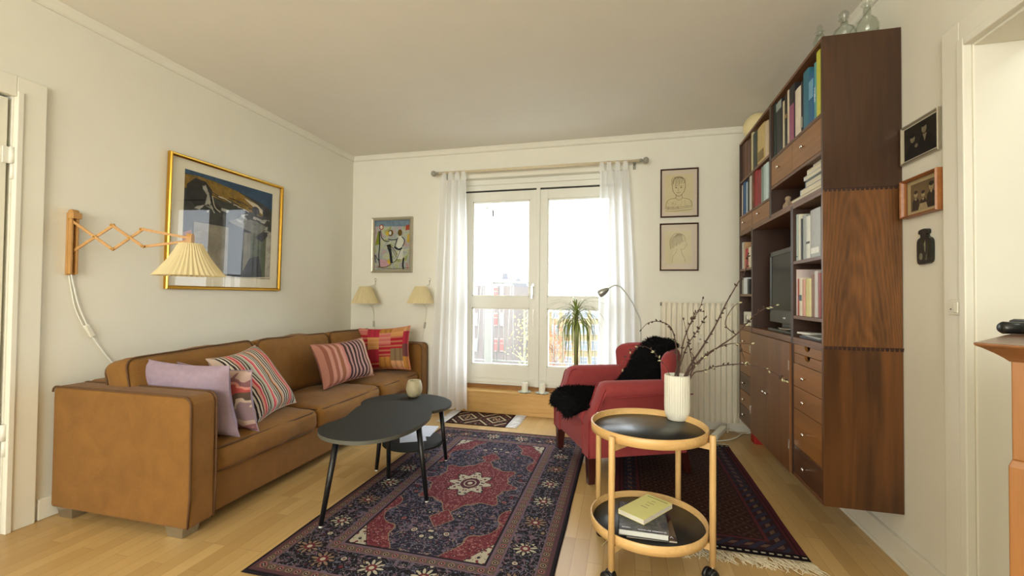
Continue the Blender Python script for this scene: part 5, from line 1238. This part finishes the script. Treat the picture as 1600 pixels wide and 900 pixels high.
for k in range(14):
    rnd_ = random.Random(40+k); x = rnd_.uniform(.2, .75); y = .88-x*.12+rnd_.uniform(-.06, .01); A.line([(x, y), (x+.06, y-.005), (x+.14, y-.03)], .008, (INKB, DGR, CRM)[k % 3])
A.line([(.30, .64), (.24, .72), (.22, .82), (.17, .88)], .012, GRYW).line([(.36, .66), (.30, .70), (.27, .80)], .008, CRM)
A.build('print', t)
# dancers painting
SILV = plain('silver_frame', (186, 180, 162), .35, .7, var=.04)
w, h = .452, .558
t, T = frame('dancers_painting', 'small silver framed colourful painting of three thin dancing figures on the back wall', (-2.259, YB-.003, 1.605), (1, 0, 0), w, h, .030, .035, SILV, glass=False)
A = Art(T, -w/2+.024, w/2-.024, -h/2+.024, h/2-.024, .006)
BGp = Mt('pastel_ground', .7); nz = BGp.noise(BGp.coord(), 9, 5, .6, 1.2); BGp.color(BGp.ramp(nz, [(.25, (96, 112, 100)), (.38, (140, 146, 90)), (.46, (172, 174, 150)), (.54, (140, 152, 152)), (.62, (172, 146, 146)), (.72, (150, 112, 80))]))
A.poly([(0, 0), (1, 0), (1, 1), (0, 1)], BGp.m)
sky = paint((120, 140, 150), (92, 112, 130), 16); A.poly([(0, .88), (1, .86), (1, 1), (0, 1)], sky); grn = paint((132, 140, 44), (90, 104, 40), 20); pnk = paint((190, 156, 164), (166, 130, 140), 20); yel = paint((196, 170, 60), (170, 140, 50), 20); rd_ = paint((170, 84, 60), (120, 50, 40), 20); blk = paint((28, 30, 34), (46, 50, 56), 40); wht = paint((206, 206, 190), (180, 186, 180), 20); brn = paint((110, 90, 40), (80, 60, 30), 30)
A.poly([(.02, .50), (.10, .78), (.16, .76), (.15, .52)], grn).poly([(.86, .78), (1, .80), (1, .90), (.86, .88)], rd_).poly([(.90, .55), (1, .52), (1, .74), (.92, .70)], yel).poly([(.12, .06), (.15, .22), (.36, .20), (.44, .08)], pnk).poly([(.36, .16), (.40, .22), (.48, .16), (.46, .10)], yel)
A.ell(.19, .86, .06, .055, rd_).ell(.19, .86, .035, .035, wht).ell(.45, .74, .075, .065, brn).ell(.44, .74, .035, .04, wht).ell(.71, .74, .06, .065, brn).ell(.36, .73, .045, .05, yel)
A.poly([(.66, .66), (.62, .48), (.70, .38), (.80, .40), (.82, .60), (.76, .68)], wht).poly([(.66, .36), (.64, .22), (.80, .22), (.80, .40)], wht)
A.line([(.17, .80), (.20, .66), (.30, .58), (.42, .58)], .022, blk).line([(.14, .78), (.15, .5), (.13, .28), (.16, .06)], .03, blk).line([(.04, .30), (.10, .22), (.16, .20)], .02, blk).line([(.05, .16), (.02, .30)], .02, blk)
A.poly([(.34, .50), (.46, .52), (.52, .16), (.46, .12), (.42, .34)], blk).line([(.38, .62), (.5, .60), (.62, .61)], .022, blk).line([(.44, .50), (.56, .40), (.64, .30)], .018, brn).line([(.46, .14), (.6, .18), (.70, .34), (.74, .44)], .015, blk).line([(.36, .48), (.5, .40), (.62, .26)], .012, brn)
A.line([(.66, .64), (.62, .58), (.58, .44), (.74, .40)], .022, blk).line([(.76, .66), (.84, .58), (.78, .46)], .022, blk).line([(.56, .46), (.68, .41), (.78, .44)], .04, blk).line([(.82, .24), (.80, .10), (.82, .02)], .045, blk).line([(.10, .08), (.3, .06), (.48, .12)], .018, brn).line([(.1, .05), (.6, .03), (.95, .05)], .012, brn)
A.build('canvas', t)
# two pencil portraits
WALN = plain('dark_frame_wood', (62, 34, 20), .4, var=.1); SKP = paint((212, 202, 166), (200, 188, 150), 8, .85, 1.6); SKP2 = paint((210, 202, 170), (202, 192, 158), 8, .85, 1.6); PENC = plain('pencil', (104, 88, 60), .8); PENL = plain('pencil_light', (136, 120, 88), .8)
def portrait(px0, px1, pya, pyb, label, which):
    a, b = at(px0, pya, 'y', YB-.01), at(px1, pyb, 'y', YB-.01); w = b.x-a.x; h = a.z-b.z
    t, T = frame('pencil_portrait', label, ((a.x+b.x)/2, YB-.003, (a.z+b.z)/2), (1, 0, 0), w, h, .012, .018, WALN)
    MB(T).add([(-w/2+.01, -h/2+.01, .005), (w/2-.01, -h/2+.01, .005), (w/2-.01, h/2-.01, .005), (-w/2+.01, h/2-.01, .005)], [(0, 1, 2, 3)]).build('mat_board', plain('grey_pink_mat', (206, 194, 176), .85, var=.01), t)
    rnd = random.Random(which)
    if which == 1:
        A = Art(T, -w*.38, w*.36, -h*.40, h*.38, .0055); A.poly([(0, 0), (1, 0), (1, 1), (0, 1)], SKP)
        A.line([(.30, .82), (.27, .70), (.30, .56), (.40, .46), (.50, .43), (.60, .47), (.70, .58), (.73, .72), (.70, .84), (.60, .92), (.46, .94), (.34, .90), (.30, .82)], .016, PENC)
        for i in range(16): x = .26+.03*i; A.line([(.5+rnd.uniform(-.1, .1), .93), (x, .88+rnd.uniform(-.03, .03)), (x-.03+rnd.uniform(-.02, .02), .74+rnd.uniform(-.04, .06))], .009, PENL if i % 2 else PENC)
        for ex in (.40, .58): A.ell(ex, .655, .035, .016, PENL).ell(ex, .655, .016, .013, PENC).line([(ex-.05, .69), (ex, .705), (ex+.05, .69)], .010, PENC)
        A.line([(.49, .65), (.47, .58), (.50, .565)], .009, PENC).line([(.42, .52), (.48, .53), (.56, .52)], .014, PENC).line([(.44, .50), (.5, .49), (.54, .50)], .008, PENL)
        A.line([(.40, .46), (.38, .38), (.22, .36), (.08, .30), (.04, .16)], .013, PENC).line([(.60, .47), (.63, .38), (.80, .35), (.94, .28), (.96, .16)], .013, PENC).line([(.38, .38), (.5, .32), (.63, .38)], .012, PENC)
        for y in (.15, .11, .05): A.line([(.02, y+rnd.uniform(-.01, .02)), (.3, y-.02), (.6, y), (.97, y+.02)], .010, PENC)
        for i in range(22): x, y = rnd.uniform(.08, .92), rnd.uniform(.14, .34); A.line([(x, y), (x+rnd.uniform(-.07, .07), y-rnd.uniform(.02, .08))], .007, PENL)
    else:
        A = Art(T, -w*.36, w*.32, -h*.36, h*.34, .0055); A.poly([(0, 0), (1, 0), (1, 1), (0, 1)], SKP2)
        A.line([(.22, .46), (.18, .62), (.22, .78), (.36, .90), (.54, .92), (.70, .86), (.76, .76)], .014, PENL)
        A.line([(.76, .76), (.78, .66), (.84, .58), (.78, .55), (.76, .48), (.66, .44), (.60, .46)], .010, PENL).line([(.44, .46), (.42, .36), (.30, .22), (.28, .06)], .010, PENL).line([(.62, .44), (.64, .32), (.74, .18), (.76, .06)], .010, PENL)
        for i in range(18): x = .22+.025*i; A.line([(.46+.01*i, .90), (x+.02, .74), (x-.02+rnd.uniform(-.02, .02), .44+.012*i+rnd.uniform(-.02, .04))], .008, PENL)
        A.line([(.66, .68), (.72, .69)], .009, PENC)
    A.build('drawing', t)
portrait(1032, 1091.5, 265, 338.5, 'upper pencil portrait of a child facing front in a thin dark frame', 1)
portrait(1031, 1091.5, 349.5, 423, 'lower faint pencil portrait of a long haired child in profile, thin dark frame', 2)
# photographs on the right wall
def rphoto(label, c, w, h, fmat, fw, dep, bgc, matc, sub, roll):
    t, T = frame('framed_photograph', label, c, (0, -1, 0), w, h, fw, dep, fmat, roll=roll)
    MB(T).add([(-w/2+.006, -h/2+.006, .004), (w/2-.006, -h/2+.006, .004), (w/2-.006, h/2-.006, .004), (-w/2+.006, h/2-.006, .004)], [(0, 1, 2, 3)]).build('mat_board', matc, t)
    k = .78 if sub == 2 else .90; A = Art(T, -w/2*k+fw*.5, w/2*k-fw*.5, -h/2*k+fw*.6, h/2*k-fw*.6, .0045); A.poly([(0, 0), (1, 0), (1, 1), (0, 1)], bgc)
    return t, T, A
c_ = ((at(1411, 202, 'x', XR).y+at(1474, 232, 'x', XR).y)/2)
t, T, A = rphoto('silver framed dark photograph of two people, uppermost on the right wall', (XR-.003, c_, 1.735), .225, .158, SILV, .010, .012, paint((44, 42, 34), (24, 24, 20), 10), MATB, 1, R_(0))
sk = paint((150, 138, 112), (110, 100, 80), 30); dk = paint((16, 16, 14), (26, 24, 20), 20)
A.poly([(.02, 0), (.10, .30), (.22, .48), (.36, .44), (.46, .30), (.50, 0)], dk).poly([(.40, 0), (.46, .36), (.56, .56), (.80, .56), (.96, .30), (1, 0)], dk)
A.ell(.28, .60, .075, .13, sk).ell(.28, .70, .09, .08, dk).ell(.64, .74, .075, .14, sk).ell(.63, .86, .09, .07, dk).poly([(.60, .58), (.66, .34), (.72, .58)], sk).ell(.40, .34, .05, .06, sk); A.build('photograph', t)
c_ = ((at(1419, 300, 'x', XR).y+at(1479, 300, 'x', XR).y)/2)
OAK = woodm('oak_frame', (120, 72, 34), (170, 110, 58), 'y', 30, .4)
t, T, A = rphoto('wooden framed sepia photograph of three children, below the silver frame', (XR-.003, c_, 1.508), .215, .155, OAK, .010, .030, paint((132, 112, 80), (96, 80, 56), 8), paint((196, 178, 134), (186, 168, 126), 8), 2, 0)
dks = paint((56, 46, 34), (40, 34, 26), 30); skt = paint((190, 172, 132), (160, 142, 106), 30)
for cx, cy, s_ in ((.20, .58, .9), (.48, .52, .85), (.78, .70, 1.1)):
    A.poly([(cx-.17*s_, .02), (cx-.14*s_, cy-.22), (cx-.05, cy-.12), (cx+.05, cy-.12), (cx+.14*s_, cy-.22), (cx+.17*s_, .02)], dks); A.ell(cx, cy+.02, .075*s_, .13*s_, skt).ell(cx, cy+.11*s_, .08*s_, .07*s_, dks)
    A.ell(cx-.025, cy+.03, .012, .015, dks).ell(cx+.025, cy+.03, .012, .015, dks).line([(cx-.02, cy-.05), (cx+.02, cy-.05)], .01, dks)
    A.poly([(cx-.05, cy-.13), (cx, cy-.22), (cx+.05, cy-.13)], skt)
A.poly([(.30, .0), (.36, .22), (.60, .22), (.66, 0)], skt); A.build('photograph', t)
# bottle shaped wall plaque
cy_ = at(1450, 385, 'x', XR).y; bt = thing('bottle_plaque', (XR-.01, cy_, 1.238), 'flat black bottle shaped ceramic plaque with pale figures on the right wall', 'wall plaque')
T = Matrix(((0, 0, -1, XR-.002), (-1, 0, 0, cy_), (0, 1, 0, 1.305), (0, 0, 0, 1)))
out = closed([(-.036, -.062), (-.041, -.02), (-.040, .022), (-.030, .034), (-.020, .038), (-.022, .050), (-.031, .052), (-.028, .066), (0, .070), (.020, .066), (.022, .052), (.014, .046), (.018, .038), (.034, .030), (.041, .015), (.041, -.03), (.036, -.060), (0, -.066)], 3)
MB(T).prism(out, 0, .012).build('plaque_body', plain('black_glaze', (30, 29, 24), .3, var=.15), bt, .003)
A = Art(T, -.04, .04, -.066, .07, .0122); pl_ = paint((150, 148, 126), (100, 98, 80), 40); og = paint((84, 80, 58), (60, 58, 44), 60)
A.ell(.30, .22, .12, .10, pl_).poly([(.50, .55), (.62, .68), (.66, .5), (.6, .3)], pl_).poly([(.60, .12), (.72, .30), (.74, .10)], pl_).poly([(.12, .60), (.2, .66), (.18, .2), (.12, .2)], og).poly([(.80, .62), (.9, .6), (.9, .14), (.84, .14)], og).ell(.42, .62, .10, .08, og); A.build('glazed_figures', bt)
# switch on the doorway casing
q0, q1 = at(1485.5, 470, 'x', XR-.018), at(1504.5, 490, 'x', XR-.018)
sw = thing('wall_switch', (XR-.02, (q0.y+q1.y)/2, q1.z), 'square white wall switch with a socket on the doorway casing', 'switch')
MB().box(XR-.026, XR-.018, q1.y, q0.y, q1.z-.006, q0.z+.004).build('cover_plate', PLASTIC, sw, .003)
MB().box(XR-.030, XR-.026, q1.y+.006, (q0.y+q1.y)/2-.001, q1.z+.002, q0.z-.004).build('rocker', PLASTIC, sw, .002); MB().box(XR-.0275, XR-.026, (q0.y+q1.y)/2+.012, (q0.y+q1.y)/2+.016, 1.068, 1.072).build('socket_hole', DARK, sw)

# ------------------------------------------------------------------ lamps
def shademat(name, c):
    m = Mt(name, .8, 0, .2); m.color(c); m.b.inputs['Transmission Weight'].default_value = 0
    nt = m.nt; t = nt.nodes.new('ShaderNodeBsdfTranslucent'); t.inputs[0].default_value = lin(c); mx = nt.nodes.new('ShaderNodeMixShader'); mx.inputs[0].default_value = .3
    o = nt.nodes['Material Output']; nt.links.new(m.b.outputs[0], mx.inputs[1]); nt.links.new(t.outputs[0], mx.inputs[2]); nt.links.new(mx.outputs[0], o.inputs[0]); return m.m
SHADE = shademat('pleated_shade', (234, 220, 176))
def pleated(par, c, rt, rb, ht, n, flare=0, amp=.05, lean=0, leany=0):
    prof = [(rt*.98, ht*1.0), (rt, ht*.97)]+[(rt+(rb-rt)*(1-f)+(-flare*math.sin(math.pi*f) if flare else 0), ht*f) for f in [1-.08*k for k in range(1, 12)]]+[(rb+flare*.25, 0)]
    M_ = MB(Matrix.Translation(c) @ Matrix.Rotation(lean, 4, 'X') @ Matrix.Rotation(leany, 4, 'Y'))
    def md(a, z): p = (a*n/(2*math.pi)) % 1; return 1+amp*(abs(p-.5)*2-.5)
    M_.lathe((0, 0, 0), prof[::-1], n*6, 0, md, smooth=False, cap=False); s = M_.build('lamp_shade', SHADE, par)
    m2 = MB(Matrix.Translation(c) @ Matrix.Rotation(lean, 4, 'X') @ Matrix.Rotation(leany, 4, 'Y'))
    m2.lathe((0, 0, 0), [(rt*.99, ht*.985), (.012, ht*.985), (.012, ht*.975), (rt*.99, ht*.975)], 32, cap=False); m2.build('shade_ring', SHADE, s); return s
# scissor lamp on the left wall
OAKL = woodm('lamp_oak', (160, 116, 60), (206, 160, 98), 'y', 30, .35, .4, 2)
OAKV = woodm('lamp_oak_upright', (160, 116, 60), (206, 160, 98), 'z', 30, .35, .4, 2)
sl = thing('scissor_lamp', (XL, 1.60, 1.19), 'scissor arm wall lamp of pale wood with cream pleated shade on the left wall', 'wall lamp')
mb = MB().box(XL+.012, XL+.034, 1.588, 1.598, 1.19, 1.495).box(XL+.012, XL+.034, 1.612, 1.622, 1.19, 1.495).box(XL, XL+.012, 1.586, 1.624, 1.185, 1.50).box(XL+.012, XL+.05, 1.586, 1.624, 1.47, 1.50)
mb.tube([(XL+.02, 1.59, 1.50), (XL+.02, 1.62, 1.50)], .018, 16)
mb.build('wall_bracket', OAKV, sl, .002)
P0 = Vector((XL+.03, 1.605, 1.45)); PT = Vector((-2.2, 1.80, 1.38)); hd = Vector((PT.x-P0.x, PT.y-P0.y, 0)).normalized(); pn = hd.cross(Vector((0, 0, 1)))
def onp(px, py, off=0):
    d = CR*((px-800)/FPX) - CU*((py-450)/FPX) + CW; t = (P0+pn*off-CAM).dot(pn)/d.dot(pn); return CAM+d*t
J = dict(a=(111, 343), b=(113, 392), t1=(176, 352), b1=(176, 389), t2=(222, 358), b2=(224, 385), e1=(290, 371), e2=(290, 377))
for i, (p, q) in enumerate((('a', 'b1'), ('b', 't1'), ('t1', 'b2'), ('b1', 't2'), ('t2', 'e1'), ('b2', 'e2'))):
    off = .006*(1 if i % 2 == 0 else -1); A_, B_ = onp(*J[p]), onp(*J[q]); d = (B_-A_).normalized()*.008
    MB().bar(A_-d+pn*off, B_+d+pn*off, .007, .013, up=pn.cross(Vector((B_-A_).normalized()))).build('scissor_bar', OAKL, sl, .001)
jm = MB()
for k in ('t1', 'b1', 't2', 'b2', 'a', 'b'): p = onp(*J[k]); jm.tube([p-pn*.013, p+pn*.013], .004, 8)
for k in ((149, 370), (204, 372)): p = onp(*k); jm.tube([p-pn*.013, p+pn*.013], .004, 8)
jm.build('rivets', BRASS, sl)
tip = onp(297, 373); sc_ = tip
hd3 = MB(Matrix.Translation(tip) @ Matrix.Rotation(math.atan2(hd.y, hd.x), 4, 'Z'))
hd3.prism([(x, y) for x, y in [(-.012, -.016), (.014, -.016), (.014, .016), (-.012, .016)]], -.045, .0)
hd3.grid(lambda u, v: (-.012+.026*v, .016*math.cos(math.pi*u), .028*math.sin(math.pi*u)), 14, 1); hd3.add([(x, .016*math.cos(math.pi*u/14), .028*math.sin(math.pi*u/14)) for x in (-.012, .014) for u in range(15)], [tuple(range(15))[::-1], tuple(range(15, 30))])
hd3.build('lamp_head', OAKL, sl, .001)
sc0 = Vector((tip.x, tip.y, tip.z))-Vector((0, 0, .185))
sc0 = Vector((tip.x+.004, tip.y+.0, at(300, 431, 'y', tip.y).z))
pleated(sl, sc0, .052, .155, tip.z-.026-sc0.z, 40, flare=.009, amp=.055)
MB().tube([(sc0.x, sc0.y, tip.z-.05), (sc0.x, sc0.y, tip.z-.10)], .016, 14).build('bulb_socket', WHITE, sl)
cp = [(XL+.012, 1.606, 1.19)]+[tuple(at(x, y, 'x', XL+.008)) for x, y in ((116, 450), (124, 480), (138, 512))]
cord = MB().tube(smooth_path(cp, 6), .004, 6); cord.tube(smooth_path([tuple(at(x, y, 'x', XL+.008)) for x, y in ((142, 522), (156, 542), (170, 560))]+[(XL+.008, 1.86, .64)], 6), .004, 6)
cord.tube(smooth_path([(XL+.006, 1.60, 1.19)]+[tuple(at(x, y, 'x', XL+.005)) for x, y in ((112, 456), (119, 486), (134, 516))], 6), .003, 6).build('cord', WHITE, sl)
q = at(140, 517, 'x', XL+.012); dd = (at(146, 527, 'x', XL+.012)-at(134, 506, 'x', XL+.012)).normalized()
MB().bar(q-dd*.035, q+dd*.035, .022, .018, up=(1, 0, 0)).build('cord_switch', PLASTIC, sl, .004)
# pair of small wall lamps
def wall_lamp(px, label, lean):
    c = at(px, 473, 'y', YB-.16); cx = c.x; cy = YB-.155; zb = at(px, 474, 'y', cy).z; zt = at(px, 447.5, 'y', cy).z
    t = thing('pleated_wall_lamp', (cx, YB, zb), label, 'wall lamp')
    pleated(t, (cx, cy, zb), .056, .131, zt-zb, 36, amp=.035)
    mb = MB().tube([(cx+.02, YB-.006, zt+.062), (cx+.02, YB-.012, zt+.02), (cx+.012, cy, zt-.01), (cx+.004, cy, zt-.05)], .0035, 8)
    mb.tube([(cx+.02+.013*math.cos(a), YB-.006, zt+.072+.013*math.sin(a)) for a in [2*math.pi*i/16 for i in range(17)]], .0025, 6); mb.build('wall_hook', CHROME, t)
    MB().tube([(cx, cy, zt-.03), (cx, cy, zb+.01)], .013, 12).build('bulb_socket', WHITE, t)
    z = .44; p1 = (cx, cy+.01, zb+.02); p2 = (cx+lean*.4, YB-.01, .86); p3 = (cx+lean, YB-.008, .66)
    MB().tube(smooth_path([p1, (cx+lean*.1, YB-.03, zb-.05), p2, p3], 6), .0028, 6).build('cord', PLASTIC, t)
    MB().bar((p2[0], YB-.012, .835), (p2[0]+lean*.18, YB-.012, .775), .016, .014, up=(0, 1, 0)).build('cord_switch', plain('smoke_plastic', (170, 168, 150), .4), t, .003)
wall_lamp(570, 'small pleated cone wall lamp in the far corner above the sofa', .02)
wall_lamp(657, 'small pleated cone wall lamp beside the left curtain', -.05)

# ------------------------------------------------------------------ chest at the right edge
CHW = woodm('cherry_side', (118, 76, 36), (158, 106, 56), 'z', 18, .35, .5, 3, 5); CHT = woodm('cherry_top', (90, 56, 32), (130, 86, 52), 'x', 18, .3, .5, 6, 5)
PC = at(1520, 535, 'y', .90); e1 = Vector((.656, .755, 0)); e2 = Vector((.755, -.656, 0)); PCf = Vector((PC.x, PC.y, 0)); ZT = PC.z
chs = thing('wooden_chest', PCf+e1*.2+e2*.17, 'reddish brown wooden chest with a moulded top cut off by the right edge', 'chest')
def ring(o, z, o2=None): a = PCf+e1*o+e2*o; return [Vector((*(PCf+e1*s1+e2*s2).xy, z)) for s1, s2 in ((o, o), (.42-o, o), (.42-o, .35-o), (o, .35-o))]
def stack(rows, name, mat):
    mb = MB(); vs = []
    for o, z in rows: vs += ring(o, z)
    n = len(rows); mb.add(vs, [(3, 2, 1, 0), tuple(range(4*n-4, 4*n))]+[(4*i+j, 4*i+(j+1) % 4, 4*i+4+(j+1) % 4, 4*i+4+j) for i in range(n-1) for j in range(4)]); return mb.build(name, mat, chs, .0015)
stack([(.036, ZT-.030), (.030, ZT-.024), (.020, ZT-.016), (.010, ZT-.009), (.002, ZT-.005), (0, ZT-.002), (.001, ZT)], 'moulded_top', CHT)
stack([(.038, ZT-.19), (.038, ZT-.026)], 'upper_body', CHW)
stack([(.034, .0), (.034, ZT-.202), (.037, ZT-.192), (.038, ZT-.19)], 'lower_body', CHW)
d0 = at(1556, 513, 'z', ZT+.002)
ph = thing('corded_telephone', d0, 'black telephone handset lying on the chest at the right edge', 'telephone')
dz = PCf+e1*.12+e2*.10
mb = MB(); a, b = at(1560, 511, 'y', 1.02), at(1600, 512, 'y', .93)
a = Vector((a.x, a.y, ZT+.016)); b = Vector((b.x, b.y, ZT+.018))
q1_, q2_ = at(1562, 512, 'z', ZT+.014), at(1606, 513, 'z', ZT+.014)
mb.tube([q1_, q1_.lerp(q2_, .12), q1_.lerp(q2_, .5), q2_], [.009, .013, .012, .013], 12); mb.build('handset', BLACK, ph)
q3_ = at(1600, 512, 'z', ZT+.012); MB().box(q3_.x-.01, q3_.x+.06, q3_.y-.03, q3_.y+.03, ZT+.0005, ZT+.030).build('telephone_base', BLACK, ph, .008)
